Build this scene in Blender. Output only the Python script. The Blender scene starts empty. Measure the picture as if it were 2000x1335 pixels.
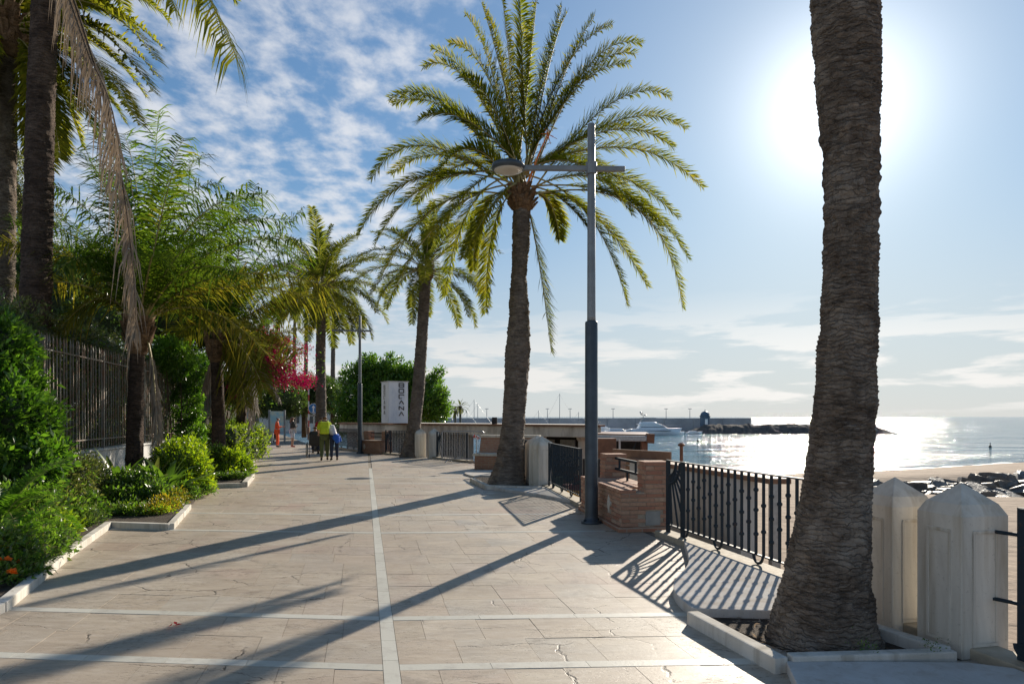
import bpy, bmesh, math, random
import numpy as np
from mathutils import Vector, Matrix, noise as mnoise

R = math.radians
SC = bpy.context.scene
COL = SC.collection

# ------------------------------------------------------------------ camera
EYE, F, HZ = 1.65, 1333.0, 813.0          # eye height, focal length and horizon row (pixels of the 2000 px photograph)
cam_d = bpy.data.cameras.new('camera'); cam = bpy.data.objects.new('camera', cam_d); COL.objects.link(cam)
cam.location = (0, 0, EYE); cam.rotation_euler = (R(90), 0, 0)
cam_d.sensor_width = 36.0; cam_d.lens = 36.0 * F / 2000.0; cam_d.shift_y = 0.0728
cam_d.clip_start = 0.05; cam_d.clip_end = 40000
SC.camera = cam

# ------------------------------------------------------------------ sun, sky, exposure
SUN_EL, SUN_AZ = R(22.4), R(25.4)         # azimuth from +Y towards +X
SUN = Vector((math.sin(SUN_AZ) * math.cos(SUN_EL), math.cos(SUN_AZ) * math.cos(SUN_EL), math.sin(SUN_EL)))
sl = bpy.data.lights.new('sun', 'SUN'); so = bpy.data.objects.new('sun', sl); COL.objects.link(so)
sl.energy = 5.0; sl.angle = R(0.48); sl.color = (1.0, 0.90, 0.76)
so.rotation_euler = SUN.to_track_quat('Z', 'Y').to_euler(); so.location = (20, 40, 30)
VS = SC.view_settings
VS.view_transform = 'Standard'; VS.look = 'None'; VS.gamma = 1.0; VS.exposure = 0.50; VS.use_curve_mapping = False

world = bpy.data.worlds.new('World'); SC.world = world; world.use_nodes = True
wt = world.node_tree; wn = wt.nodes; wl = wt.links
for n in list(wn): wn.remove(n)
def wnode(t, **kw):
    n = wn.new(t)
    for k, v in kw.items(): setattr(n, k, v)
    return n
def wmath(op, a, b=None, c=None, clamp=False):
    n = wnode('ShaderNodeMath', operation=op); n.use_clamp = clamp
    for i, v in enumerate((a, b, c)):
        if v is None: continue
        if isinstance(v, (int, float)): n.inputs[i].default_value = v
        else: wl.new(v, n.inputs[i])
    return n.outputs[0]
def wmaprange(v, a, b, c=0.0, d=1.0, smooth=True):
    n = wnode('ShaderNodeMapRange'); n.interpolation_type = 'SMOOTHSTEP' if smooth else 'LINEAR'
    wl.new(v, n.inputs[0])
    for i, q in enumerate((a, b, c, d)): n.inputs[i + 1].default_value = q
    return n.outputs[0]
def wmix(fac, a, b):
    n = wnode('ShaderNodeMix', data_type='RGBA')
    for s, v in ((n.inputs[0], fac), (n.inputs[6], a), (n.inputs[7], b)):
        if isinstance(v, (int, float)): s.default_value = v
        elif isinstance(v, tuple): s.default_value = (*v, 1)
        else: wl.new(v, s)
    return n.outputs[2]
sky = wnode('ShaderNodeTexSky', sky_type='NISHITA')
sky.sun_disc = False; sky.sun_elevation = SUN_EL; sky.sun_rotation = SUN_AZ
sky.altitude = 0; sky.air_density = 1.0; sky.dust_density = 0.25; sky.ozone_density = 2.0
tc = wnode('ShaderNodeTexCoord'); sep = wnode('ShaderNodeSeparateXYZ'); wl.new(tc.outputs['Generated'], sep.inputs[0])
dx, dy, dz = sep.outputs
zc = wmath('MAXIMUM', dz, 0.0)
den = wmath('ADD', zc, 0.10)
cx = wmath('DIVIDE', dx, den); cy = wmath('DIVIDE', dy, den)
comb = wnode('ShaderNodeCombineXYZ'); wl.new(cx, comb.inputs[0]); wl.new(cy, comb.inputs[1])
def wnoise(vec, scale, detail, rough, dist=0.0, off=(0, 0, 0), sc=(1, 1, 1)):
    mp = wnode('ShaderNodeMapping'); wl.new(vec, mp.inputs[0]); mp.inputs[1].default_value = off; mp.inputs[3].default_value = sc
    n = wnode('ShaderNodeTexNoise'); wl.new(mp.outputs[0], n.inputs['Vector'])
    n.inputs['Scale'].default_value = scale; n.inputs['Detail'].default_value = detail
    n.inputs['Roughness'].default_value = rough; n.inputs['Distortion'].default_value = dist
    return n.outputs[0]
# high broken cloud sheet: large patches x small flecks
big = wnoise(comb.outputs[0], 0.75, 3, 0.5, 0.3, off=(3.05, 1.2, 0))
fine = wnoise(comb.outputs[0], 8.5, 9, 0.58, 0.1, off=(1.7, 4.3, 0), sc=(1.0, 0.8, 1))
west = wmaprange(dx, 0.10, -0.22)                    # the sheet thins out towards the east
cover = wmath('ADD', wmath('MULTIPLY', big, 0.55), wmath('MULTIPLY', west, 0.40))
cl = wmaprange(wmath('ADD', wmath('MULTIPLY', fine, 1.30), wmath('MULTIPLY', cover, 0.80)), 0.99, 1.44)
hi = wmath('MULTIPLY', cl, wmaprange(dz, 0.02, 0.22))
hi = wmath('MULTIPLY', hi, wmaprange(dz, 0.80, 0.40)); hi = wmath('MULTIPLY', hi, wmaprange(dx, 0.20, -0.10))
# low banded cloud near the horizon
comb2 = wnode('ShaderNodeCombineXYZ'); wl.new(dx, comb2.inputs[0]); wl.new(dy, comb2.inputs[1])
wl.new(wmath('MULTIPLY', dz, 7.0), comb2.inputs[2])
lowb = wnoise(comb2.outputs[0], 4.0, 8, 0.58, 0.2, off=(4.4, 2.2, 0.35))
low = wmaprange(lowb, 0.47, 0.56)
low = wmath('MULTIPLY', low, wmaprange(dz, 0.185, 0.055))
low = wmath('MULTIPLY', low, wmaprange(dz, 0.0, 0.02))
# angular distance from the sun: bright aureole
dot = wnode('ShaderNodeVectorMath', operation='DOT_PRODUCT'); wl.new(tc.outputs['Generated'], dot.inputs[0]); dot.inputs[1].default_value = SUN
ang = wmath('ARCCOSINE', wmath('MINIMUM', dot.outputs['Value'], 0.99999))
g1 = wmath('EXPONENT', wmath('MULTIPLY', wmath('POWER', wmath('DIVIDE', ang, 0.088), 2.0), -1.0))
g2 = wmath('EXPONENT', wmath('DIVIDE', ang, -0.17))
aur = wmath('ADD', wmath('MULTIPLY', g1, 4.2), wmath('MULTIPLY', g2, 2.9))
skyc = wnode('ShaderNodeMix', data_type='RGBA', blend_type='MULTIPLY'); skyc.inputs[0].default_value = 1.0
lum = wnode('ShaderNodeVectorMath', operation='DOT_PRODUCT'); wl.new(sky.outputs[0], lum.inputs[0]); lum.inputs[1].default_value = (0.25, 0.6, 0.15)
comp = wnode('ShaderNodeVectorMath', operation='SCALE'); wl.new(sky.outputs[0], comp.inputs[0])
wl.new(wmath('DIVIDE', 1.0, wmath('ADD', 1.0, wmath('MULTIPLY', lum.outputs['Value'], 0.13))), comp.inputs['Scale'])
wl.new(comp.outputs[0], skyc.inputs[6]); skyc.inputs[7].default_value = (0.70, 0.90, 1.0, 1)
aurc = wnode('ShaderNodeVectorMath', operation='SCALE'); aurc.inputs[0].default_value = (1.0, 0.97, 0.93); wl.new(aur, aurc.inputs['Scale'])
lit = wmath('ADD', 5.6, wmath('MULTIPLY', g2, 6.0))
cloudc = wnode('ShaderNodeVectorMath', operation='SCALE'); cloudc.inputs[0].default_value = (0.96, 0.97, 1.0); wl.new(lit, cloudc.inputs['Scale'])
lowc = wnode('ShaderNodeVectorMath', operation='SCALE'); lowc.inputs[0].default_value = (1.0, 0.97, 0.93); wl.new(wmath('ADD', 5.6, wmath('MULTIPLY', g2, 5.0)), lowc.inputs['Scale'])
c1 = wmix(wmath('MULTIPLY', hi, 0.80), skyc.outputs[2], cloudc.outputs[0])
# pale band of haze lying on the sea
c1 = wmix(wmath('MULTIPLY', wmaprange(dz, 0.34, 0.0), 0.80), c1, (4.25, 4.45, 4.75))
c1 = wmix(wmath('MULTIPLY', low, 0.8), c1, lowc.outputs[0])
addn = wnode('ShaderNodeVectorMath', operation='ADD'); wl.new(c1, addn.inputs[0]); wl.new(aurc.outputs[0], addn.inputs[1])
bg = wnode('ShaderNodeBackground'); wl.new(addn.outputs[0], bg.inputs[0]); bg.inputs[1].default_value = 0.108
wo = wnode('ShaderNodeOutputWorld'); wl.new(bg.outputs[0], wo.inputs[0])

cy_ = SC.cycles
cy_.use_denoising = True
cy_.max_bounces = 6; cy_.diffuse_bounces = 3; cy_.glossy_bounces = 3; cy_.transmission_bounces = 4; cy_.transparent_max_bounces = 8
cy_.caustics_reflective = False; cy_.caustics_refractive = False
cy_.sample_clamp_indirect = 6.0

# ------------------------------------------------------------------ pixel helpers (to measure the place from the photograph)
def W(px, py, Z): return Vector(((px - 1000) / F * Z, Z, EYE + (HZ - py) / F * Z))
def G(px, py, z=0.0):
    Z = (EYE - z) * F / (py - HZ)
    return Vector(((px - 1000) / F * Z, Z, z))

# ------------------------------------------------------------------ mesh helpers
class MB:
    """collects polygons; build() links them as one mesh object"""
    def __init__(s): s.v = []; s.f = []
    def add(s, vs, fs):
        o = len(s.v); s.v.extend([tuple(q) for q in vs]); s.f.extend([tuple(i + o for i in f) for f in fs]); return s
    def box(s, lo, hi, M=None, top=None):
        (x0, y0, z0), (x1, y1, z1) = lo, hi
        vs = [(x0,y0,z0),(x1,y0,z0),(x1,y1,z0),(x0,y1,z0),(x0,y0,z1),(x1,y0,z1),(x1,y1,z1),(x0,y1,z1)]
        if M is not None: vs = [M @ Vector(q) for q in vs]
        return s.add(vs, [(3,2,1,0),(4,5,6,7),(0,1,5,4),(1,2,6,5),(2,3,7,6),(3,0,4,7)])
    def prism(s, poly, z0, z1, cap0=True):
        n = len(poly); a = sum(poly[i][0]*poly[(i+1)%n][1]-poly[(i+1)%n][0]*poly[i][1] for i in range(n))
        if a < 0: poly = poly[::-1]
        vs = [(p[0],p[1],z0) for p in poly] + [(p[0],p[1],z1) for p in poly]
        fs = [tuple(range(n, 2*n))] + [(i,(i+1)%n,n+(i+1)%n,n+i) for i in range(n)]
        if cap0: fs.append(tuple(range(n-1,-1,-1)))
        return s.add(vs, fs)
    def tube(s, pts, rad, seg=8, caps=True):
        pts = [Vector(p) for p in pts]; n = len(pts)
        if not hasattr(rad, '__len__'): rad = [rad]*n
        vs = []; prev = None
        for i, p in enumerate(pts):
            t = (pts[min(i+1,n-1)] - pts[max(i-1,0)])
            t = t.normalized() if t.length > 1e-9 else Vector((0,0,1))
            if prev is None:
                a = Vector((0,0,1)) if abs(t.z) < 0.9 else Vector((1,0,0))
                u = t.cross(a).normalized()
            else:
                u = (prev - t*prev.dot(t)); u = u.normalized() if u.length > 1e-6 else t.orthogonal().normalized()
            prev = u; w = t.cross(u)
            for k in range(seg):
                an = 2*math.pi*k/seg
                vs.append(p + (u*math.cos(an) + w*math.sin(an))*rad[i])
        fs = [(i*seg+k, i*seg+(k+1)%seg, (i+1)*seg+(k+1)%seg, (i+1)*seg+k) for i in range(n-1) for k in range(seg)]
        if caps: fs += [tuple(range(seg-1,-1,-1)), tuple(range((n-1)*seg, n*seg))]
        return s.add(vs, fs)
    def lathe(s, prof, c=(0,0,0), seg=20):
        c = Vector(c)
        vs = [c + Vector((r*math.cos(2*math.pi*k/seg), r*math.sin(2*math.pi*k/seg), z)) for r, z in prof for k in range(seg)]
        n = len(prof)
        fs = [(i*seg+k, i*seg+(k+1)%seg, (i+1)*seg+(k+1)%seg, (i+1)*seg+k) for i in range(n-1) for k in range(seg)]
        fs += [tuple(range(seg-1,-1,-1)), tuple(range((n-1)*seg, n*seg))]
        return s.add(vs, fs)
    def bar(s, a, b, wx, wy):
        """rectangular bar from a to b"""
        a, b = Vector(a), Vector(b); t = (b-a).normalized()
        up = Vector((0,0,1)) if abs(t.z) < 0.95 else Vector((0,1,0))
        u = t.cross(up).normalized()*wx/2; w = u.normalized().cross(t).normalized()*wy/2
        vs = [a-u-w,a+u-w,a+u+w,a-u+w,b-u-w,b+u-w,b+u+w,b-u+w]
        return s.add(vs, [(0,1,2,3),(7,6,5,4),(0,4,5,1),(1,5,6,2),(2,6,7,3),(3,7,4,0)])
    def mesh(s, name, smooth=False):
        me = bpy.data.meshes.new(name); me.from_pydata(s.v, [], s.f)
        if smooth: me.polygons.foreach_set('use_smooth', [True]*len(me.polygons))
        me.update(); return me
    def build(s, name, m, parent=None, smooth=False, bevel=0.0):
        me = s.mesh(name, smooth)
        if bevel:
            bm = bmesh.new(); bm.from_mesh(me)
            bmesh.ops.remove_doubles(bm, verts=bm.verts, dist=1e-5)
            es = [e for e in bm.edges if len(e.link_faces) == 2 and e.calc_face_angle(0) > 0.5]
            bmesh.ops.bevel(bm, geom=es, offset=bevel, segments=2, affect='EDGES', profile=0.6)
            bmesh.ops.recalc_face_normals(bm, faces=bm.faces); bm.to_mesh(me); bm.free()
        return link(name, me, m, parent)

def link(name, me, m=None, parent=None):
    o = bpy.data.objects.new(name, me); COL.objects.link(o)
    if m is not None and not me.materials: me.materials.append(m)
    if parent is not None: o.parent = parent
    return o
def np_mesh(name, V, faces_sizes, loops, smooth=False):
    me = bpy.data.meshes.new(name)
    me.vertices.add(len(V)); me.vertices.foreach_set('co', np.asarray(V, np.float32).ravel())
    me.loops.add(len(loops)); me.loops.foreach_set('vertex_index', np.asarray(loops, np.int32))
    st = np.concatenate([[0], np.cumsum(faces_sizes)[:-1]]).astype(np.int32)
    me.polygons.add(len(faces_sizes)); me.polygons.foreach_set('loop_start', st)
    if smooth: me.polygons.foreach_set('use_smooth', np.ones(len(faces_sizes), bool))
    me.update(calc_edges=True); me.validate(); return me
def thing(name, label, cat, loc=(0,0,0), rz=0.0, group=None):
    o = bpy.data.objects.new(name, None); COL.objects.link(o); o.location = loc; o.rotation_euler = (0,0,rz); o.empty_display_size = 0.2
    return tag(o, label, cat, group)
def tag(o, label=None, cat=None, group=None, kind=None):
    if label: o['label'] = label
    if cat: o['category'] = cat
    if group: o['group'] = group
    if kind: o['kind'] = kind
    return o
def dup(root, loc=None, rz=None, label=None, scale=None):
    r = root.copy(); COL.objects.link(r)
    if loc is not None: r.location = loc
    if rz is not None: r.rotation_euler = (0,0,rz)
    if scale is not None: r.scale = (scale,)*3
    if label: r['label'] = label
    for ch in list(root.children):
        c = ch.copy(); COL.objects.link(c); c.parent = r
        for g in list(ch.children):
            d = g.copy(); COL.objects.link(d); d.parent = c
    return r

# ------------------------------------------------------------------ materials
class NT:
    def __init__(s, name):
        s.m = bpy.data.materials.new(name); s.m.use_nodes = True; s.t = s.m.node_tree; s.n = s.t.nodes; s.l = s.t.links
        s.b = s.n['Principled BSDF']; s.out = s.n['Material Output']; s._geo = None; s._oi = None; s._tc = None
    def node(s, t, **kw):
        n = s.n.new(t)
        for k, v in kw.items(): setattr(n, k, v)
        return n
    def put(s, sock, v):
        if isinstance(v, (int, float)): sock.default_value = v
        elif isinstance(v, (tuple, list)): sock.default_value = (*v, 1) if len(v) == 3 and sock.type == 'RGBA' else v
        else: s.l.new(v, sock)
    def co(s, kind='Object'):
        if s._tc is None: s._tc = s.node('ShaderNodeTexCoord')
        return s._tc.outputs[kind]
    def pos(s):
        if s._geo is None: s._geo = s.node('ShaderNodeNewGeometry')
        return s._geo.outputs['Position']
    def island(s):
        s.pos(); return s._geo.outputs['Random Per Island']
    def orand(s):
        if s._oi is None: s._oi = s.node('ShaderNodeObjectInfo')
        return s._oi.outputs['Random']
    def noise(s, scale, detail=4, rough=0.55, vec=None, sc=(1,1,1), dist=0.0, rot=(0,0,0), col=False):
        mp = s.node('ShaderNodeMapping'); s.l.new(vec if vec is not None else s.pos(), mp.inputs[0]); mp.inputs[3].default_value = sc; mp.inputs[2].default_value = rot
        n = s.node('ShaderNodeTexNoise'); s.l.new(mp.outputs[0], n.inputs['Vector'])
        n.inputs['Scale'].default_value = scale; n.inputs['Detail'].default_value = detail; n.inputs['Roughness'].default_value = rough; n.inputs['Distortion'].default_value = dist
        return n.outputs[1 if col else 0]
    def voro(s, scale, feature='DISTANCE_TO_EDGE', vec=None, sc=(1,1,1), rnd=1.0):
        mp = s.node('ShaderNodeMapping'); s.l.new(vec if vec is not None else s.pos(), mp.inputs[0]); mp.inputs[3].default_value = sc
        n = s.node('ShaderNodeTexVoronoi', feature=feature); s.l.new(mp.outputs[0], n.inputs['Vector']); n.inputs['Scale'].default_value = scale
        n.inputs['Randomness'].default_value = rnd
        return n.outputs[0]
    def math(s, op, a, b=None, clamp=False):
        n = s.node('ShaderNodeMath', operation=op); n.use_clamp = clamp; s.put(n.inputs[0], a)
        if b is not None: s.put(n.inputs[1], b)
        return n.outputs[0]
    def rng(s, v, a, b, c=0.0, d=1.0):
        n = s.node('ShaderNodeMapRange'); s.put(n.inputs[0], v)
        for i, q in enumerate((a, b, c, d)): n.inputs[i+1].default_value = q
        return n.outputs[0]
    def mix(s, f, a, b, mode='MIX'):
        n = s.node('ShaderNodeMix', data_type='RGBA', blend_type=mode); s.put(n.inputs[0], f); s.put(n.inputs[6], a); s.put(n.inputs[7], b); return n.outputs[2]
    def ramp(s, f, stops):
        n = s.node('ShaderNodeValToRGB'); s.put(n.inputs[0], f); e = n.color_ramp.elements
        while len(e) < len(stops): e.new(0.5)
        for q, (p, c) in zip(e, stops): q.position = p; q.color = (*c, 1)
        return n.outputs[0]
    def bump(s, h, strength=0.5, dist=0.01, prev=None):
        n = s.node('ShaderNodeBump'); s.put(n.inputs['Height'], h); n.inputs['Strength'].default_value = strength; n.inputs['Distance'].default_value = dist
        if prev is not None: s.l.new(prev, n.inputs['Normal'])
        return n.outputs[0]
    def fin(s, col=None, rough=None, normal=None, metal=None, spec=None):
        if col is not None: s.put(s.b.inputs['Base Color'], col)
        if rough is not None: s.put(s.b.inputs['Roughness'], rough)
        if normal is not None: s.l.new(normal, s.b.inputs['Normal'])
        if metal is not None: s.put(s.b.inputs['Metallic'], metal)
        if spec is not None: s.put(s.b.inputs['Specular IOR Level'], spec)
        return s.m

def plain(name, col, rough=0.6, var=0.12, scale=6.0, bump=0.15, metal=0.0, dist=0.004, spec=0.5):
    """a slightly mottled, slightly uneven surface"""
    t = NT(name); a = t.noise(scale, 5, 0.6); lo = tuple(c*(1-var) for c in col); hi = tuple(min(1,c*(1+var)) for c in col)
    c = t.mix(t.rng(a, 0.3, 0.7), lo, hi)
    return t.fin(c, t.rng(t.noise(scale*3), 0.2, 0.8, rough-0.08, rough+0.08), t.bump(t.noise(scale*8, 3), bump, dist), metal, spec)

def leafmat(name, stops, trans=0.45, rough=0.42, tcol=(0.9, 1.0, 0.35), obj=False, spec=0.5, boost=2.1):
    """foliage: every leaf its own tint; light passes through"""
    t = NT(name)
    f = t.orand() if obj else t.island()
    big = t.noise(1.3, 2)
    f2 = t.math('ADD', t.math('MULTIPLY', f, 0.6), t.math('MULTIPLY', t.rng(big, 0.3, 0.7), 0.4))
    c = t.ramp(f2, stops)
    t.fin(c, rough, spec=spec)
    tr = t.node('ShaderNodeBsdfTranslucent'); s = t.mix(1.0, c, tcol, 'MULTIPLY')
    g = t.node('ShaderNodeVectorMath', operation='SCALE'); t.l.new(s, g.inputs[0]); g.inputs['Scale'].default_value = boost
    t.l.new(g.outputs[0], tr.inputs[0])
    mx = t.node('ShaderNodeMixShader'); mx.inputs[0].default_value = trans
    t.l.new(t.b.outputs[0], mx.inputs[1]); t.l.new(tr.outputs[0], mx.inputs[2]); t.l.new(mx.outputs[0], t.out.inputs[0])
    return t.m

M = {}
def paving_mat(name, byobj):
    t = NT(name)
    r = t.orand() if byobj else t.island()
    base = t.ramp(r, [(0.0,(0.43,0.365,0.28)),(0.18,(0.53,0.465,0.375)),(0.36,(0.47,0.385,0.30)),(0.52,(0.51,0.45,0.365)),(0.66,(0.44,0.415,0.365)),(0.80,(0.48,0.415,0.33)),(0.93,(0.47,0.42,0.36)),(1.0,(0.43,0.31,0.245))])
    big = t.noise(0.55, 5, 0.6)
    c = t.mix(t.rng(big, 0.35, 0.70), base, (0.44,0.375,0.285))
    vein = t.noise(3.0, 7, 0.68, sc=(0.7,2.4,1), dist=1.2)
    c = t.mix(t.rng(vein, 0.38, 0.64, 0, 0.58), c, (0.29,0.23,0.175))
    c = t.mix(t.rng(t.noise(9.0, 6, 0.7, sc=(0.6,1.8,1)), 0.5, 0.72, 0, 0.55), c, (0.56,0.51,0.44))
    # warm pink blooms in the stone
    c = t.mix(t.rng(t.noise(0.8, 3, 0.5, rot=(0,0,1.1)), 0.58, 0.70, 0, 0.42), c, (0.42,0.29,0.24))
    # scattered pits, scuffs and dirt with their own shape
    pits = t.math('MULTIPLY', t.rng(t.noise(26, 6, 0.78, sc=(0.6,1.6,1)), 0.54, 0.66), t.rng(t.noise(1.6, 4, 0.6), 0.40, 0.58))
    c = t.mix(t.rng(t.noise(0.33, 6, 0.66, rot=(0,0,.7)), 0.46, 0.62, 0, 0.45), c, (0.33,0.26,0.20))
    c = t.mix(t.math('MULTIPLY', pits, 0.85), c, (0.085,0.068,0.055))
    blot = t.rng(t.noise(2.4, 8, 0.74, dist=0.8, sc=(0.7,1.3,1)), 0.57, 0.70)
    c = t.mix(t.math('MULTIPLY', blot, 0.62), c, (0.15,0.12,0.095))
    # hairline cracks
    wob = t.noise(3.5, 6, 0.65, col=True)
    addv = t.node('ShaderNodeVectorMath', operation='MULTIPLY_ADD'); t.l.new(wob, addv.inputs[0]); addv.inputs[1].default_value = (0.22,0.22,0); t.l.new(t.pos(), addv.inputs[2])
    ed = t.voro(1.05, vec=addv.outputs[0], sc=(0.8,1.5,0))
    mask = t.rng(t.noise(0.75, 3, 0.6, rot=(0,0,0.5)), 0.46, 0.54)
    crack = t.math('MULTIPLY', t.rng(ed, 0.009, 0.002), mask)
    crack = t.math('MULTIPLY', crack, t.rng(t.noise(3.1, 3, 0.6), 0.38, 0.52))
    c = t.mix(t.math('MULTIPLY', crack, 0.9), c, (0.035,0.028,0.022))
    h = t.math('SUBTRACT', t.math('MULTIPLY', t.noise(30, 6, 0.7), 0.35), t.math('ADD', crack, t.math('MULTIPLY', pits, 0.5)))
    rg = t.rng(t.noise(2.2, 4), 0.3, 0.7, 0.42, 0.66)
    return t.fin(c, rg, t.bump(h, 0.6, 0.007), spec=0.34)
M['paving'] = paving_mat('paving_stone', False)
M['paving_piece'] = paving_mat('paving_stone_piece', True)
t = NT('pale_strip_stone'); r = t.orand()
c = t.mix(r, (0.48,0.465,0.40), (0.57,0.55,0.48)); c = t.mix(t.rng(t.noise(7,6,0.7), 0.5, 0.75, 0, 0.6), c, (0.30,0.27,0.23))
M['strip'] = t.fin(c, 0.5, t.bump(t.noise(40,5,0.7), 0.4, 0.004))
M['joint'] = plain('dirty_joint', (0.19,0.16,0.12), 0.95, 0.4, 8, 0.6)
def marble_mat(name, a, b, dirt):
    t = NT(name)
    v = t.noise(2.2, 8, 0.62, vec=t.co(), sc=(1.0,1.0,0.28), dist=1.3)
    c = t.mix(t.rng(v, 0.38, 0.64), a, b)
    st = t.noise(5.0, 6, 0.6, vec=t.co(), sc=(1.6,1.6,0.12), dist=0.5)
    c = t.mix(t.rng(st, 0.50, 0.72, 0, 0.65), c, dirt)
    c = t.mix(t.rng(t.noise(38, 5, 0.7, vec=t.co()), 0.60, 0.75, 0, 0.5), c, (0.20,0.17,0.13))
    return t.fin(c, t.rng(v, 0.3, 0.7, 0.62, 0.8), t.bump(t.noise(24, 6, 0.7, vec=t.co()), 0.4, 0.004), spec=0.0)
M['marble'] = marble_mat('weathered_marble', (0.70,0.655,0.57), (0.55,0.505,0.43), (0.36,0.285,0.18))
M['kerbstone'] = marble_mat('kerb_marble', (0.68,0.645,0.58), (0.53,0.495,0.43), (0.30,0.255,0.19))
M['apron'] = marble_mat('apron_marble', (0.58,0.56,0.53), (0.50,0.47,0.43), (0.40,0.34,0.28))
M['plinth'] = plain('tan_render', (0.40,0.34,0.25), 0.8, 0.2, 7, 0.4)
M['soil'] = plain('soil', (0.075,0.055,0.038), 0.95, 0.5, 14, 1.0, dist=0.03)
t = NT('brick'); r = t.orand()
c = t.ramp(r, [(0.0,(0.36,0.16,0.10)),(0.25,(0.42,0.22,0.14)),(0.5,(0.48,0.30,0.20)),(0.7,(0.33,0.15,0.095)),(0.85,(0.52,0.37,0.26)),(1.0,(0.40,0.21,0.14))])
c = t.mix(t.rng(t.noise(26,6,0.7), 0.45, 0.75, 0, 0.65), c, (0.20,0.12,0.085))
M['brick'] = t.fin(c, 0.85, t.bump(t.noise(60,5,0.75), 0.8, 0.006))
M['mortar'] = plain('mortar', (0.36,0.30,0.23), 0.9, 0.25, 20, 0.7)
t = NT('brickwork'); bt = t.node('ShaderNodeTexBrick'); mp = t.node('ShaderNodeMapping')
# bricks too far off to pick apart: courses follow the wall
sx = t.node('ShaderNodeSeparateXYZ'); t.l.new(t.co(), sx.inputs[0]); cb = t.node('ShaderNodeCombineXYZ')
t.l.new(t.math('ADD', sx.outputs[0], sx.outputs[1]), cb.inputs[0]); t.l.new(sx.outputs[2], cb.inputs[1]); t.l.new(cb.outputs[0], bt.inputs['Vector'])
for k, v in (('Scale',1.0),('Mortar Size',0.008),('Brick Width',0.23),('Row Height',0.06)): bt.inputs[k].default_value = v
bt.inputs['Color1'].default_value = (0.34,0.15,0.09,1); bt.inputs['Color2'].default_value = (0.42,0.23,0.14,1); bt.inputs['Mortar'].default_value = (0.36,0.30,0.23,1)
c = t.mix(t.rng(t.noise(9,5,0.7), 0.4, 0.7, 0, 0.5), bt.outputs[0], (0.26,0.13,0.085))
M['brickwork'] = t.fin(c, 0.85, t.bump(bt.outputs[1], -0.6, 0.008))
t = NT('painted_iron'); c = t.mix(t.rng(t.noise(18,5,0.7), 0.58, 0.72), (0.022,0.034,0.045), (0.09,0.05,0.03))
M['iron'] = t.fin(c, 0.62, t.bump(t.noise(70,4), 0.25, 0.002), 0.0, spec=0.25)
t = NT('old_fence_iron'); c = t.mix(t.rng(t.noise(9,5,0.7,sc=(1,1,0.5)), 0.42, 0.62), (0.25,0.25,0.225), (0.26,0.15,0.095))
M['fence_iron'] = t.fin(c, 0.6, t.bump(t.noise(60,4), 0.4, 0.002), 0.2)
M['pole_dark'] = plain('dark_pole_paint', (0.05,0.065,0.08), 0.42, 0.25, 5, 0.15, 0.2)
M['pole_light'] = plain('grey_pole_paint', (0.21,0.225,0.235), 0.45, 0.2, 5, 0.15, 0.3)
M['lens'] = plain('frosted_lens', (0.55,0.53,0.48), 0.35, 0.08)
M['white'] = plain('white_paint', (0.62,0.60,0.56), 0.6, 0.1, 3, 0.2)
t = NT('stained_whitewash'); c = t.mix(t.rng(t.noise(1.2,7,0.65,sc=(1,1,0.4)), 0.42, 0.68, 0, 0.8), (0.62,0.61,0.58), (0.36,0.33,0.28))
M['whitewash'] = t.fin(c, 0.75, t.bump(t.noise(30,5), 0.3, 0.004))
t = NT('roof_concrete'); c = t.mix(t.rng(t.noise(0.9,7,0.7,sc=(1,1,0.3)), 0.45, 0.66), (0.70,0.66,0.58), (0.30,0.26,0.21))
M['concrete'] = t.fin(c, 0.85, t.bump(t.noise(20,5), 0.3, 0.006))
M['coping'] = plain('brown_coping', (0.25,0.135,0.08), 0.7, 0.25, 5, 0.3)
M['shade'] = plain('foliage_shade_core', (0.05,0.065,0.03), .9, .5, 18, 1.0)  # dark fill for the cores added inside foliage to block light
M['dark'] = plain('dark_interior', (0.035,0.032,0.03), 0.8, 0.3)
M['wood'] = plain('varnished_wood', (0.20,0.085,0.04), 0.45, 0.35, 4, 0.3)
M['maroon'] = plain('maroon_fabric', (0.18,0.025,0.03), 0.8, 0.2)
M['yellow'] = plain('yellow_paint', (0.62,0.36,0.05), 0.5, 0.15)
M['green_paint'] = plain('green_paint', (0.10,0.22,0.10), 0.5, 0.15)
M['galv'] = plain('galvanised_steel', (0.36,0.37,0.38), 0.4, 0.2, 12, 0.2, 0.6)
M['slate'] = plain('grey_plate', (0.24,0.25,0.24), 0.5, 0.15)
# sand
t = NT('sand'); a = t.noise(0.5,5,0.6); b = t.noise(9,6,0.7)
c = t.mix(t.rng(a,0.35,0.65), (0.36,0.265,0.18), (0.28,0.20,0.135)); c = t.mix(t.rng(b,0.5,0.75,0,0.6), c, (0.19,0.135,0.09))
M['sand'] = t.fin(c, 0.95, t.bump(t.math('ADD', t.noise(2.2,6,0.6), t.math('MULTIPLY', t.voro(2.1,'SMOOTH_F1'), 0.6)), 0.7, 0.10))
t = NT('sea_rock'); c = t.mix(t.rng(t.noise(1.6,6,0.65),0.35,0.7), (0.055,0.048,0.042), (0.20,0.17,0.135)); c = t.mix(t.rng(t.orand(),0.7,1.0,0,0.6), c, (0.27,0.21,0.15))
M['rock'] = t.fin(c, t.rng(t.noise(3),0.3,0.7,0.28,0.7), t.bump(t.noise(7,7,0.7), 0.9, 0.08))
t = NT('dull_rock'); M['rock_far'] = t.fin(t.mix(t.rng(t.noise(.9,6,0.7),0.35,0.7), (0.075,0.07,0.065), (0.17,0.15,0.13)), .95, spec=0.05)
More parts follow.
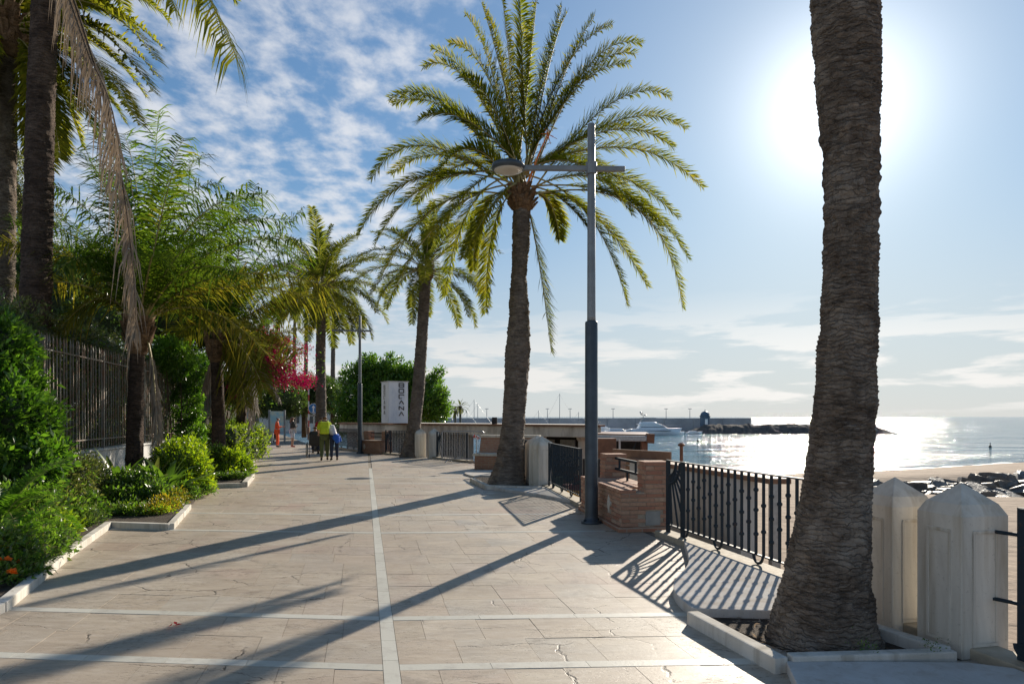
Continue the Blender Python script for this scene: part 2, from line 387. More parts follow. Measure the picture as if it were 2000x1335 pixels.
# sea
t = NT('sea_water')
w0 = t.noise(0.11, 2, 0.5, sc=(0.30,1.0,1), rot=(0,0,.12)); w1 = t.noise(0.42, 2, 0.55, sc=(0.35,1.0,1), rot=(0,0,-.1)); w2 = t.noise(1.5, 3, 0.6, sc=(0.6,1.0,1), rot=(0,0,.3)); w3 = t.noise(6.0, 2, 0.6, sc=(0.8,1.0,1), rot=(0,0,-.4))
gust = t.rng(t.noise(0.07, 5, 0.65, sc=(0.25,1,1)), 0.34, 0.66, 0.35, 1.25)
h = t.math('ADD', t.math('MULTIPLY', w1, 0.9), t.math('ADD', t.math('MULTIPLY', w2, 0.34), t.math('MULTIPLY', w3, 0.075)))
h = t.math('ADD', t.math('MULTIPLY', h, gust), t.math('MULTIPLY', w0, 2.4))
c = t.mix(t.rng(t.noise(0.035,4,0.55,sc=(0.35,1,1)),0.35,0.65), (0.025,0.115,0.155), (0.05,0.18,0.22))
M['sea'] = t.fin(c, 0.075, t.bump(h, 1.0, 0.84)); t.b.inputs['IOR'].default_value = 1.33
t = NT('foam'); M['foam'] = t.fin(t.mix(t.rng(t.noise(2.5,7,0.7),0.4,0.62), (0.10,0.17,0.19), (0.72,0.74,0.74)), 0.5, t.bump(t.noise(5,5,0.6),0.6,0.1))
# bark
def barkmat(name, dark, mid, light, ring=16.0):
    t = NT(name)
    n1 = t.noise(ring, 6, 0.7, sc=(0.28,0.28,1.0), dist=0.6); n2 = t.noise(2.6, 5, 0.65); n3 = t.noise(45, 5, 0.7, sc=(1,1,0.35))
    c = t.mix(t.rng(n1,0.36,0.66), dark, mid); c = t.mix(t.rng(n2,0.46,0.72,0,0.7), c, light); c = t.mix(t.rng(n3,0.5,0.75,0,0.55), c, dark)
    n4 = t.noise(70, 4, 0.6, sc=(0.12,0.12,1.0), dist=0.4); c = t.mix(t.rng(n4,0.60,0.72,0,0.65), c, light)
    wv = t.noise(5, 4, 0.6, col=True); av = t.node('ShaderNodeVectorMath', operation='MULTIPLY_ADD'); t.l.new(wv, av.inputs[0]); av.inputs[1].default_value = (.30,.30,.14); t.l.new(t.pos(), av.inputs[2])
    sc_ = t.rng(t.voro(8.0, vec=av.outputs[0], sc=(0.55,0.55,3.0)), 0.0, 0.09); c = t.mix(t.math('MULTIPLY', t.rng(sc_,0,1,0.45,0), t.rng(n2,0.38,0.6)), c, dark)
    return t.fin(c, 0.92, t.bump(t.math('ADD', t.math('ADD', n1, t.math('MULTIPLY', sc_, 0.45)), t.math('MULTIPLY', n3, 0.5)), 1.0, 0.03), spec=0.2)
M['bark'] = barkmat('date_palm_bark', (0.075,0.056,0.042), (0.25,0.195,0.15), (0.47,0.40,0.325), 30)
M['bark_grey'] = barkmat('grey_palm_bark', (0.095,0.078,0.064), (0.24,0.195,0.155), (0.36,0.30,0.245))
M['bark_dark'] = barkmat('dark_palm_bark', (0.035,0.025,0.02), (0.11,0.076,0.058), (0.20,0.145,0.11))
M['boots'] = barkmat('frond_stubs', (0.11,0.065,0.036), (0.27,0.165,0.092), (0.38,0.26,0.16), 9)
M['twig'] = barkmat('twig_bark', (0.06,0.045,0.03), (0.13,0.095,0.065), (0.2,0.15,0.11), 12)
# foliage
M['frond'] = leafmat('date_frond', [(0,(0.066,0.092,0.018)),(0.4,(0.115,0.135,0.024)),(0.75,(0.18,0.18,0.036)),(1,(0.27,0.215,0.048))], 0.50, 0.6, (1.0,0.95,0.30), spec=0.0, boost=3.1)
M['frond_far'] = leafmat('far_frond', [(0,(0.06,0.082,0.022)),(0.5,(0.10,0.118,0.03)),(1,(0.19,0.175,0.05))], 0.48, 0.6, (1.0,0.97,0.35), spec=0.0, boost=2.7)
M['rachis'] = plain('frond_stalk', (0.34,0.28,0.115), 0.6, 0.25, 3, 0.1)
M['queen'] = leafmat('feather_frond', [(0,(0.040,0.075,0.016)),(0.5,(0.070,0.12,0.024)),(0.85,(0.13,0.165,0.036)),(1,(0.24,0.20,0.05))], 0.46, 0.55, (0.98,1.0,0.30), spec=0.0, boost=2.3)
M['queen_yellow'] = leafmat('yellowing_frond', [(0,(0.06,0.078,0.02)),(0.5,(0.11,0.12,0.028)),(0.8,(0.18,0.155,0.04)),(1,(0.30,0.205,0.06))], 0.50, 0.55, (1.0,0.95,0.28), spec=0.0, boost=2.2)
M['dead'] = leafmat('dead_frond', [(0,(0.14,0.12,0.105)),(0.5,(0.25,0.215,0.18)),(1,(0.36,0.31,0.255))], 0.25, 0.7, (1.0,0.85,0.65), spec=0.2)
M['leaf_bright'] = leafmat('bright_leaves', [(0,(0.028,0.075,0.016)),(0.4,(0.060,0.135,0.026)),(0.8,(0.14,0.245,0.048)),(1,(0.23,0.31,0.085))], 0.44, 0.30, (0.9,1.0,0.24))
M['leaf_mid'] = leafmat('green_leaves', [(0,(0.042,0.084,0.02)),(0.5,(0.09,0.155,0.034)),(1,(0.18,0.24,0.06))], 0.44, 0.32, (0.85,1.0,0.30))
M['leaf_dark'] = leafmat('dark_leaves', [(0,(0.034,0.06,0.02)),(0.5,(0.072,0.11,0.038)),(1,(0.15,0.18,0.08))], 0.36, 0.32, (0.85,1.0,0.35))
M['leaf_olive'] = leafmat('olive_leaves', [(0,(0.042,0.056,0.02)),(0.5,(0.095,0.11,0.042)),(0.85,(0.18,0.175,0.085)),(1,(0.26,0.19,0.12))], 0.36, 0.35, (0.95,1.0,0.45))
M['leaf_lime'] = leafmat('lime_leaves', [(0,(0.09,0.16,0.018)),(0.5,(0.19,0.27,0.026)),(1,(0.36,0.40,0.05))], 0.46, 0.35, (0.95,1.0,0.20))
M['leaf_ficus'] = leafmat('ficus_leaves', [(0,(0.032,0.085,0.016)),(0.5,(0.08,0.155,0.026)),(1,(0.19,0.27,0.055))], 0.42, 0.28, (0.9,1.0,0.22))
M['leaf_yellow'] = leafmat('yellow_leaves', [(0,(0.10,0.13,0.02)),(0.5,(0.19,0.18,0.03)),(1,(0.36,0.25,0.05))], 0.45, 0.4, (1,0.95,0.25))
M['magenta'] = leafmat('bougainvillea_bracts', [(0,(0.16,0.004,0.045)),(0.5,(0.33,0.010,0.095)),(1,(0.50,0.03,0.17))], 0.28, 0.6, (1.0,0.15,0.55), spec=.2)
M['redflower'] = leafmat('red_petals', [(0,(0.38,0.02,0.03)),(1,(0.60,0.05,0.05))], 0.4, 0.5, (1.0,0.3,0.3))
M['orange'] = leafmat('orange_petals', [(0,(0.62,0.13,0.01)),(1,(0.75,0.24,0.015))], 0.4, 0.5, (1.0,0.6,0.2))
M['orangefruit'] = plain('orange_date_stalk', (0.62,0.17,0.025), 0.5, 0.25, 10, 0.2)
rnd = random.Random(7)
nr = np.random.RandomState(11)

# ================================================================== THE SETTING
# right-hand edge of the promenade (X, Y), near to far
EDGE = [(5.9,-7),(4.10,1.0),(2.12,9.41),(1.32,12.5),(0.78,16.05),(-0.25,20.6),(-1.40,24.4),(-3.05,27.0),(-5.80,30.3),(-8.3,33.5),(-13,43),(-20,60),(-36,95)]
def edge_x(y):
    for (x0,y0),(x1,y1) in zip(EDGE, EDGE[1:]):
        if y0 <= y <= y1: return x0 + (x1-x0)*(y-y0)/(y1-y0)
    return EDGE[-1][0] if y > EDGE[-1][1] else EDGE[0][0]
SEA = -2.8

# sea: one sheet to the horizon
mb = MB(); mb.add([(-30000,18,SEA),(30000,18,SEA),(30000,30000,SEA),(-30000,30000,SEA)], [(0,1,2,3)])
tag(mb.build('sea', M['sea']), kind='structure')

# beach and the low land behind it: a height field that dips under the sea
SHORE = [(-200,120),(-60,86),(-20,66),(4,52),(14,47.5),(28,53),(48,64),(80,74),(140,92),(400,160)]
def shore_y(x):
    for (x0,y0),(x1,y1) in zip(SHORE, SHORE[1:]):
        if x0 <= x <= x1: return y0 + (y1-y0)*(x-x0)/(x1-x0)
    return SHORE[-1][1]
def beach_z(x, y):
    d = shore_y(x) - y
    z = SEA + 0.03*d + 0.85*(1-math.exp(-max(d,0)/4.5)) if d > 0 else SEA + 0.12*d
    z = min(z, -1.30)
    # hollow with a tongue of sea water below the boulders
    dx_, dy_ = (x-27)/11.0, (y-31.4)/5.4
    z -= 1.7*math.exp(-(dx_*dx_+dy_*dy_)**2)
    z += 0.05*mnoise.noise(Vector((x*0.5,y*0.5,0))) + 0.02*mnoise.noise(Vector((x*2.1,y*2.1,3)))
    return z
xs = np.concatenate([np.linspace(-200,-12,30), np.linspace(-10,45,150), np.linspace(47,400,40)])
ys = np.concatenate([np.linspace(-20,4,12), np.linspace(4.6,70,150), np.linspace(72,170,30)])
V = [(x,y,beach_z(x,y)) for y in ys for x in xs]; nx = len(xs)
Fc = [(j*nx+i,j*nx+i+1,(j+1)*nx+i+1,(j+1)*nx+i) for j in range(len(ys)-1) for i in range(nx-1)]
mb = MB(); mb.v = V; mb.f = Fc
tag(mb.build('beach', M['sand'], smooth=True), kind='structure')

# promenade: bed, then slabs laid on it
PROM = thing('promenade', None, None); tag(PROM, kind='structure')
poly = [(x,y) for x,y in EDGE] + [(-90,95),(-90,-7)]
mb = MB(); mb.prism(poly, -3.4, -0.012); mb.build('paving_bed', M['joint'], PROM)

# centre strip x(y) and cross strips; rows follow them with a slight bend at the centre
def cxl(y): return -0.735 - 0.2155*(y-4.21)
ROWS_STRIP = [4.49,5.58,9.69,11.43,16.8,18.5,24.2,26.0]
SW = 0.055                                  # half width of a strip
rows = []; y = 0.9
bounds = [0.9]
for ys_ in ROWS_STRIP + [40.0]:
    a, b = bounds[-1], ys_ - SW
    n = max(1, round((b-a)/0.49)); rows += [(a+(b-a)*k/n, a+(b-a)*(k+1)/n) for k in range(n)]
    bounds.append(ys_ + SW)
KL, KR = 0.087, 0.049                       # how far the rows swing back to either side
def pt(u, v):
    """u across from the centre strip (+ right), v along: -> X, Y"""
    return (cxl(v) + u, v + (KR*u if u > 0 else -KL*u))
def slab_quad(u0,u1,v0,v1,g=0.0014):
    return [pt(u0+g,v0+g),pt(u1-g,v0+g),pt(u1-g,v1-g),pt(u0+g,v1-g)]
def slab_verts(q, zt, dz):
    z = [zt+d for d in dz]
    vs = [(q[i][0],q[i][1],z[i]) for i in range(4)] + [(q[i][0],q[i][1],-0.03) for i in range(4)]
    return vs, [(0,1,2,3),(0,4,5,1),(1,5,6,2),(2,6,7,3),(3,7,4,0)]
cand = []
for (v0,v1) in rows:
    for side in (1,-1):
        u = SW
        wbase = rnd.choice((0.44,0.52,0.60))
        first = True
        while u < (10.5 if side < 0 else 6.0):
            w = wbase*rnd.uniform(0.75,1.25) if rnd.random() < 0.35 else wbase
            if first: w *= rnd.uniform(0.5,1.0); first = False
            u0, u1 = (u, u+w) if side > 0 else (-u-w, -u)
            u += w
            cx_, cy_2 = pt((u0+u1)/2, (v0+v1)/2)
            if cx_ > edge_x(cy_2) - 0.02: continue
            cand.append((cy_2, cx_, u0, u1, v0, v1))
def inview(x, y): return y > 3.7 and -0.80*y < x < 0.80*y
vis = sorted([c for c in cand if inview(c[1], c[0])], key=lambda c: c[0])
near = set(vis[:290])
far = MB()
for c in cand:
    q = slab_quad(*c[2:]); h = rnd.uniform(-0.0015,0.0015); dzs = [rnd.uniform(-0.001,0.001) for _ in range(4)]
    if c in near:
        vs, fs = slab_verts(q, h, dzs); o0 = Vector((sum(p[0] for p in q)/4, sum(p[1] for p in q)/4, 0))
        m2 = MB().add([Vector(p)-o0 for p in vs], fs); o = m2.build('paving_slab', M['paving_piece'], PROM); o.location = o0
    else: far.add(*slab_verts(q, h, dzs))
o = far.build('paving_slab_field', M['paving'], PROM); tag(o, kind='stuff')
# pale strips, piece by piece
def strip_piece(q):
    vs, fs = slab_verts(q, 0.002, [0]*4); o0 = Vector((sum(p[0] for p in q)/4, sum(p[1] for p in q)/4, 0))
    o = MB().add([Vector(p)-o0 for p in vs], fs).build('pale_strip_stone', M['strip'], PROM); o.location = o0
v = 0.9
while v < 21.6:
    l = rnd.uniform(0.35,0.62); strip_piece([pt(-SW+.002,v+.002),pt(SW-.002,v+.002),pt(SW-.002,v+l-.002),pt(-SW+.002,v+l-.002)]); v += l
for ys_ in ROWS_STRIP:
    for side in (1,-1):
        u = SW
        while u < (7.5 if side < 0 else 4.6):
            l = rnd.uniform(0.5,1.0) if ys_ < 8 else 1.6; u0, u1 = (u, u+l) if side > 0 else (-u-l, -u); u += l
            cx_, cy_2 = pt((u0+u1)/2, ys_)
            if cx_ > edge_x(cy_2)-0.3: continue
            strip_piece(slab_quad(u0,u1,ys_-SW,ys_+SW))
# a darker round manhole cover
p = G(700,934); mc = thing('manhole_cover', 'dark round iron manhole cover set in the paving', 'manhole', p)
mb = MB(); mb.lathe([(0.30,0.0),(0.30,0.006),(0.27,0.008),(0.01,0.008)], seg=28); mb.build('lid', M['iron'], mc)
mb = MB(); mb.lathe([(0.36,0.0),(0.36,0.004),(0.31,0.004)], seg=28); mb.build('rim', M['slate'], mc)

# ---------------------------------------------------------------- plinth under the railings
def offset_line(a, b, d):
    a, b = Vector(a), Vector(b); n = Vector((b.y-a.y, -(b.x-a.x))).normalized(); return a+n*d, b+n*d
def plinth(a, b, label, h=0.075, w=0.24):
    (a0,b0),(a1,b1) = offset_line(a,b,-w/2), offset_line(a,b,w/2)
    if (Vector(b)-Vector(a)).y > 0: pass
    mb = MB(); mb.prism([tuple(a0),tuple(b0),tuple(b1),tuple(a1)], -0.6, h); o = mb.build('kerb_plinth', M['plinth'], bevel=0.012)
    return tag(o, label, 'plinth', 'rendered plinths under the railings')
FA, FB = (2.117,9.41), (3.04,5.50)          # near railing, far end -> near end
def fence_x(y): return 2.117 - 0.236*(y-9.41)
plinth((fence_x(9.5),9.5),(fence_x(4.95),4.95),'tan kerb plinth under the railing beside the big near palm')
plinth((fence_x(4.8),4.8),(fence_x(0.5),0.5),'tan kerb plinth at the lower right corner by the marble post')
plinth((0.80,16.0),(1.33,12.35),'tan kerb plinth under the railing behind the lamp post')
plinth((-0.30,20.6),(0.62,16.7),'tan kerb plinth hidden behind the middle palm')
plinth((-3.05,26.9),(-1.45,24.4),'tan kerb plinth under the railing left of the white-seated bench')
plinth((-5.6,30.1),(-3.9,27.9),'tan kerb plinth under the railing beyond the leaning palm')
plinth((-10.5,37.9),(-7.0,31.9),'tan kerb plinth under the farthest railing')

# ---------------------------------------------------------------- raised marble aprons and tree pits on the sea side
def curve_pts(pts, n=10):
    P = [Vector(p) for p in pts]; out = []
    for i in range(len(P)-1):
        p0,p1,p2,p3 = P[max(i-1,0)],P[i],P[i+1],P[min(i+2,len(P)-1)]
        for k in range(n):
            s = k/n; out.append(0.5*((2*p1)+(p2-p0)*s+(2*p0-5*p1+4*p2-p3)*s*s+(3*p1-p0-3*p2+p3)*s**3))
    return out + [P[-1]]
def apron(name, poly, h, label):
    mb = MB(); mb.prism([(p[0],p[1]) for p in poly], -0.05, h); o = mb.build(name, M['apron'], bevel=0.008)
    return tag(o, label, 'paving', 'raised marble aprons')
g = lambda px,py,z=0.0: G(px,py,z).xy
# apron between the railing and the near palm
ed = curve_pts([(fence_x(8.6)-.14,8.6), g(1345,1098,.07), g(1318,1135,.07), g(1320,1160,.07), g(1352,1190,.07)], 6)
apron('marble_apron', ed + [Vector(g(1515,1190,.09)), Vector((fence_x(5.75)-.14,5.78))], 0.085, 'sunlit marble apron striped by the railing shadow beside the near palm')
# apron at the lower right corner, in the shade of the near palm
apron('marble_apron', [Vector(g(1535,1292,.06)), Vector((2.94,4.40)), Vector((3.16,4.30)), Vector((fence_x(1.2)-.14,1.2)), Vector((2.2,1.2)), Vector(g(1560,1345,.06))], 0.07, 'shaded marble apron at the lower right corner in front of the near palm')
# its kerb stones round the near palm pit
def kerb_run(pts, h, w, label, mat='kerbstone', z0=-0.05, maxlen=1.1, group=None, name='kerb'):
    r = thing(name, label, 'kerb', group=group)
    for a, b in zip(pts, pts[1:]):
        a, b = Vector(a).to_2d(), Vector(b).to_2d(); L = (b-a).length; n = max(1, round(L/maxlen)); t_ = (b-a)/L; nn = Vector((-t_.y,t_.x))*w/2
        for k in range(n):
            p0 = a+t_*(L*k/n+(0.0025 if k else 0)); p1 = a+t_*(L*(k+1)/n-0.0025)
            mb = MB(); mb.prism([tuple(p0-nn),tuple(p1-nn),tuple(p1+nn),tuple(p0+nn)], z0, h+rnd.uniform(-.004,.004)); mb.build('kerb_stone', M[mat], r, bevel=0.012)
    return r
kerb_run([g(1352,1192,.1), g(1527,1284,.1)], 0.105, 0.10, 'pale kerb along the promenade side of the near palm pit')
kerb_run([g(1527,1278,.1)+Vector((0.05,0)), (2.93,4.53)], 0.102, 0.085, 'pale kerb across the camera side of the near palm pit')
kerb_run([(2.93,4.60), (2.66,5.22)], 0.099, 0.10, 'pale kerb between the near palm pit and the marble posts')
mb = MB(); mb.prism([tuple(p) for p in (g(1352,1195,.02), g(1540,1268,.02), Vector((2.88,4.56)), Vector((2.62,5.25)), Vector((2.72,5.72)), Vector((2.1,5.78)))], -0.05, 0.014)
tag(mb.build('soil_pit', M['soil']), 'bare soil round the foot of the big near palm', 'soil')
# middle palm pit
ed2 = curve_pts([(0.80,15.4), g(1180,988,.05), g(1060,966,.05), g(985,955,.05), g(950,949,.05)], 6)
apron('marble_apron', ed2 + [Vector(g(1060,951,.05)), Vector((0.60,15.8))], 0.06, 'marble apron in front of the middle palm crossed by railing shadows')
kerb_run([g(922,934,.08), g(952,948,.08), g(1058,951,.08)], 0.10, 0.12, 'pale kerb round the middle palm pit')
mb = MB(); mb.prism([tuple(p) for p in (g(926,933,.02), g(955,946,.02), g(1056,949,.02), Vector((0.45,17.6)), Vector((-0.9,18.6)))], -0.05, 0.013)
tag(mb.build('soil_pit', M['soil']), 'dark soil round the foot of the middle palm', 'soil')
apron('marble_apron', curve_pts([(-0.35,20.4), (-1.15,20.3), (-1.35,19.4), g(926,930,.04)],5) + [Vector((-.85,18.6)), Vector((0.1,18.4))], 0.05, 'marble apron between the middle palm and the white-seated bench')

# ---------------------------------------------------------------- planters on the land side
KERB1 = [(-4.35,4.6), g(0,1172,.1), g(135,1068,.1), g(212,1016,.1)]
KERB2 = [g(212,1016,.1), g(333,1020,.1)]
KERB3 = [g(333,1020,.1), g(368,982,.1)]
kerb_run(KERB1, 0.088, 0.10, 'long pale kerb of the flower bed at the lower left')
kerb_run(KERB2, 0.090, 0.10, 'short pale kerb across the bed below the yellow plants')
kerb_run(KERB3, 0.086, 0.10, 'short pale kerb running back beside the yellow plants')
kerb_run([g(403,944,.1), g(478,942,.1)], 0.095, 0.11, 'pale kerb of the bed under the second feather palm')
kerb_run([g(478,942,.1), g(492,926,.1), (-11.2,29.5)], 0.118, 0.13, 'pale kerb running back along the clipped hedge')
mb = MB()
bed = [(-4.6,2.0)] + [tuple(p) for p in KERB1] + [tuple(p) for p in KERB2[1:]] + [tuple(KERB3[-1])] + [tuple(g(403,944,.1)), tuple(g(478,942,.1)), tuple(g(492,926,.1)), (-11.2,29.5), (-16,46), (-24,46), (-9.4,16.2), (-6.0,2.0)]
mb.prism(bed, -0.05, 0.06); tag(mb.build('planting_bed', M['soil']), kind='structure')
# ================================================================== PALMS
def bez(p0, p1, p2, n):
    s = np.linspace(0,1,n)[:,None]; p0,p1,p2 = (np.array(q,float) for q in (p0,p1,p2))
    return (1-s)**2*p0 + 2*s*(1-s)*p1 + s*s*p2
def arc(e0, e1, L, n=26, p=1.0):
    """frond axis in the XZ plane: leaves at elevation e0, ends at e1 (degrees)"""
    s = np.linspace(0,1,n); e = np.radians(e0 + (e1-e0)*s**p); d = L/(n-1)
    x = np.concatenate([[0], np.cumsum(np.cos((e[1:]+e[:-1])/2)*d)]); z = np.concatenate([[0], np.cumsum(np.sin((e[1:]+e[:-1])/2)*d)])
    return np.stack([x, np.zeros(n), z], 1)
def frond_mesh(name, axis, mats, nl=90, ll=0.45, lw=0.032, start=0.16, vang=28, fwd=48, droop=0.10, r0=0.022, seed=0, curl=0.0, jit=0.14, taper=0.35, plume=0.0):
    """one pinnate leaf: a stalk and two ranks of leaflets; mats = (leaflet material, stalk material)"""
    rs = np.random.RandomState(seed)
    A = np.asarray(axis,float); n = len(A)
    seg = np.linalg.norm(np.diff(A,axis=0),axis=1); cum = np.concatenate([[0],np.cumsum(seg)]); L = cum[-1]
    T = np.gradient(A,axis=0); T /= np.linalg.norm(T,axis=1)[:,None]
    hz_ = A[-1]-A[0]; hz_[2] = 0
    if np.linalg.norm(hz_) < 0.3: hz_ = np.array([rs.uniform(-1,1),rs.uniform(-1,1),0])
    hz_ /= np.linalg.norm(hz_)
    side0 = np.array([-hz_[1],hz_[0],0])
    S = side0[None,:] - (T@side0)[:,None]*T; S /= np.linalg.norm(S,axis=1)[:,None]
    N = np.cross(T,S)
    if N[n//3][2] < 0: N = -N
    mbv = MB(); rad = [r0*(1-0.9*(c/L)) for c in cum]
    mbv.tube(A.tolist(), rad, 5); V = [np.array(mbv.v)]; sizes = [len(f) for f in mbv.f]; loops = [i for f in mbv.f for i in f]; matidx = [1]*len(sizes)
    u = np.linspace(start,0.995,nl); u = np.repeat(u,2) + rs.uniform(-0.4,0.4,2*nl)/nl*(1-start); u = np.clip(u,start*0.95,1.0)
    sg = np.tile([1.0,-1.0],nl)
    pos = u*L
    def at(Q): return np.stack([np.interp(pos,cum,Q[:,k]) for k in range(3)],1)
    P,Tt,Ss,Nn = at(A),at(T),at(S),at(N)
    prof = np.minimum(1.0, (np.maximum(u-start,0)/(0.16))**0.6*0.75+0.25)*np.where(u>0.55, 1-(1-taper)*(np.maximum(u-0.55,0)/0.45)**1.4, 1.0)
    Ln = ll*prof*rs.uniform(1-jit,1+jit,2*nl)
    fa = np.radians(fwd + (u-start)*22 + rs.normal(0,6,2*nl)); va = np.radians(vang + rs.normal(0,8+plume,2*nl))
    D = Tt*np.cos(fa)[:,None] + (Ss*(sg*np.cos(va))[:,None] + Nn*np.sin(va)[:,None])*np.sin(fa)[:,None]
    D /= np.linalg.norm(D,axis=1)[:,None]
    G_ = np.array([0,0,-1.0])
    Wd = np.cross(D, Nn); Wd /= (np.linalg.norm(Wd,axis=1)[:,None]+1e-9)
    w = lw*rs.uniform(0.8,1.2,2*nl)
    dr = droop*Ln*rs.uniform(0.6,1.5,2*nl)
    B = P; Mid = P + D*(Ln*0.52)[:,None] + G_*(dr*0.35)[:,None]; Tip = P + D*(Ln*(1-0.25*min(1,droop)))[:,None] + G_*(dr*1.25)[:,None] + Nn*(curl*Ln)[:,None]
    lv = np.stack([B-Wd*(w*0.22)[:,None], B+Wd*(w*0.22)[:,None], Mid+Wd*(w*0.5)[:,None], Mid-Wd*(w*0.5)[:,None], Tip],1).reshape(-1,3)
    o = len(V[0]); V.append(lv); k = 2*nl; base = o+np.arange(k)*5
    q = np.stack([base,base+1,base+2,base+3],1); tr = np.stack([base+3,base+2,base+4],1)
    lp = np.concatenate([np.concatenate([q,tr],1).ravel()]); sz = np.tile([4,3],k)
    me = np_mesh(name, np.concatenate(V), np.concatenate([sizes,sz]).astype(np.int32), np.concatenate([loops,lp]))
    me.materials.append(mats[0]); me.materials.append(mats[1])
    idx = np.concatenate([matidx, np.zeros(2*k,int)]).astype(np.int32)
    if len(idx) == len(me.polygons): me.polygons.foreach_set('material_index', idx)
    return me

def trunk_mesh(name, path, radf, ringstep, seg, seed, rough=0.03, ring=0.02, knobs=None, smooth=True):
    """palm trunk: stacked irregular leaf-scar ridges"""
    path = [Vector(p) for p in path]; cum = [0]
    for a,b in zip(path,path[1:]): cum.append(cum[-1]+(b-a).length)
    H = cum[-1]; n = int(H/ringstep)+1; V = np.zeros((n,seg,3)); rs = random.Random(seed); ph = rs.uniform(0,50)
    for i in range(n):
        d = H*i/(n-1); j = max(k for k in range(len(cum)-1) if cum[k] <= d+1e-9); f = (d-cum[j])/(cum[j+1]-cum[j]); c = path[j].lerp(path[j+1],f)
        r = radf(d)
        for k in range(seg):
            an = 2*math.pi*k/seg; ca,sa = math.cos(an),math.sin(an)
            wob = mnoise.noise(Vector((ca*1.4+ph,sa*1.4,d*0.9)))
            q = d/(ring*3.2) + 1.2*mnoise.noise(Vector((ca*1.8,sa*1.8+ph,d*2.2))) + 0.5*mnoise.noise(Vector((ca*6,sa*6+ph,d*3)))
            saw = (q-math.floor(q)); chip = mnoise.noise(Vector((ca*9,sa*9+ph,math.floor(q)*1.7))); rid = ring*((0.9+0.9*chip)*saw*saw - 0.3)
            nz = rough*mnoise.fractal(Vector((ca*3.5+ph,sa*3.5,d*7)),0.8,2.0,3)
            kn = 0.0
            if knobs and knobs[0] < d < knobs[1]:
                fade = min(1,(d-knobs[0])/0.25,(knobs[1]-d)/0.25)
                kk = mnoise.cell(Vector((math.floor(an*5.2/1.0+ (int(d/0.085)%2)*0.5),math.floor(d/0.085),seed)))
                uu = (an*5.2+(int(d/0.085)%2)*0.5)%1.0; vv = (d/0.085)%1.0
                kn = fade*knobs[2]*(0.4+kk)*max(0,1-abs(uu-0.5)*2)*max(0,1-abs(vv-0.5)*1.8)
                rid *= 1-0.7*fade
            rr = r*(1+0.05*wob) + rid + nz*0.6 + kn
            V[i,k] = (c.x+rr*ca, c.y+rr*sa, c.z)
    fs = []
    a = np.arange(n-1)[:,None]*seg; k = np.arange(seg)[None,:]; k2 = (k+1)%seg
    quads = np.stack([a+k,a+k2,a+seg+k2,a+seg+k],-1).reshape(-1,4)
    me = np_mesh(name, V.reshape(-1,3), np.full(len(quads),4), quads.ravel(), smooth=smooth)
    return me
def boots_mesh(name, c, r, h, n, seed, ln=0.28, w=0.10, out=0.55):
    """cut leaf bases under the crown"""
    rs = random.Random(seed); mb = MB()
    mb.lathe([(r*0.75,-h*0.3),(r*1.05,0),(r*1.15,h*0.5),(r*0.8,h),(r*0.3,h*1.15)], (0,0,0), 14)
    for i in range(n):
        a = i*2.399+rs.uniform(-.2,.2); z = h*(i/n)*1.0-0.1*h; d = Vector((math.cos(a),math.sin(a),0)); t_ = Vector((-d.y,d.x,0))
        b = d*r*0.85+Vector((0,0,z)); u = (d*out+Vector((0,0,1))).normalized(); l = ln*rs.uniform(.7,1.2); ww = w*rs.uniform(.8,1.2)
        tip = b+u*l+d*0.03
        mb.add([b-t_*ww,b+t_*ww,b+t_*ww*0.7+u*l,b-t_*ww*0.7+u*l,b-t_*ww*0.6+d*0.05,b+t_*ww*0.6+d*0.05,b+t_*ww*0.4+u*l+d*0.05,b-t_*ww*0.4+u*l+d*0.05],
               [(0,1,2,3),(7,6,5,4),(0,4,5,1),(1,5,6,2),(2,6,7,3),(3,7,4,0)])
    me = mb.mesh(name); return me

# ---- a small library of generic date-palm fronds, shared by the palms (built at elevation e, pointing +X)
DATE_LIB = {}
for e0,e1,L in ((86,62,3.7),(76,30,3.9),(64,2,4.1),(52,-22,4.2),(40,-42,4.2),(26,-58,4.1),(10,-68,4.0),(-12,-80,3.7),(-45,-86,3.2)):
    DATE_LIB[e0] = [frond_mesh('frond', arc(e0,e1,L,24,1.25), (M['frond_far'],M['rachis']), nl=130, ll=0.62, lw=0.042, start=0.17, vang=22, fwd=42, droop=0.16, jit=.22, plume=6, seed=int(e0+100+k), r0=0.03) for k in range(1)]
def crown(root, top, n, scale, seed, lo=-50, hi=88, lib=DATE_LIB, azr=(0,360)):
    rs = random.Random(seed); keys = sorted(lib)
    for i in range(n):
        f = (i+0.5)/n; e = hi-(hi-lo)*f**0.85; k = min(keys, key=lambda q: abs(q-(e+rs.uniform(-8,8))))
        o = link('frond', rs.choice(lib[k]), None, root); o.location = (top[0],top[1],top[2]+rs.uniform(-.12,.12)); az = math.radians(i*137.5+rs.uniform(-14,14)) if azr == (0,360) else math.radians(rs.uniform(*azr))
        o.rotation_euler = (rs.uniform(-.1,.1),rs.uniform(-.06,.06),az); s = scale*rs.uniform(.88,1.1); o.scale = (s,s,s)
PALMG = 'date palms along the promenade'

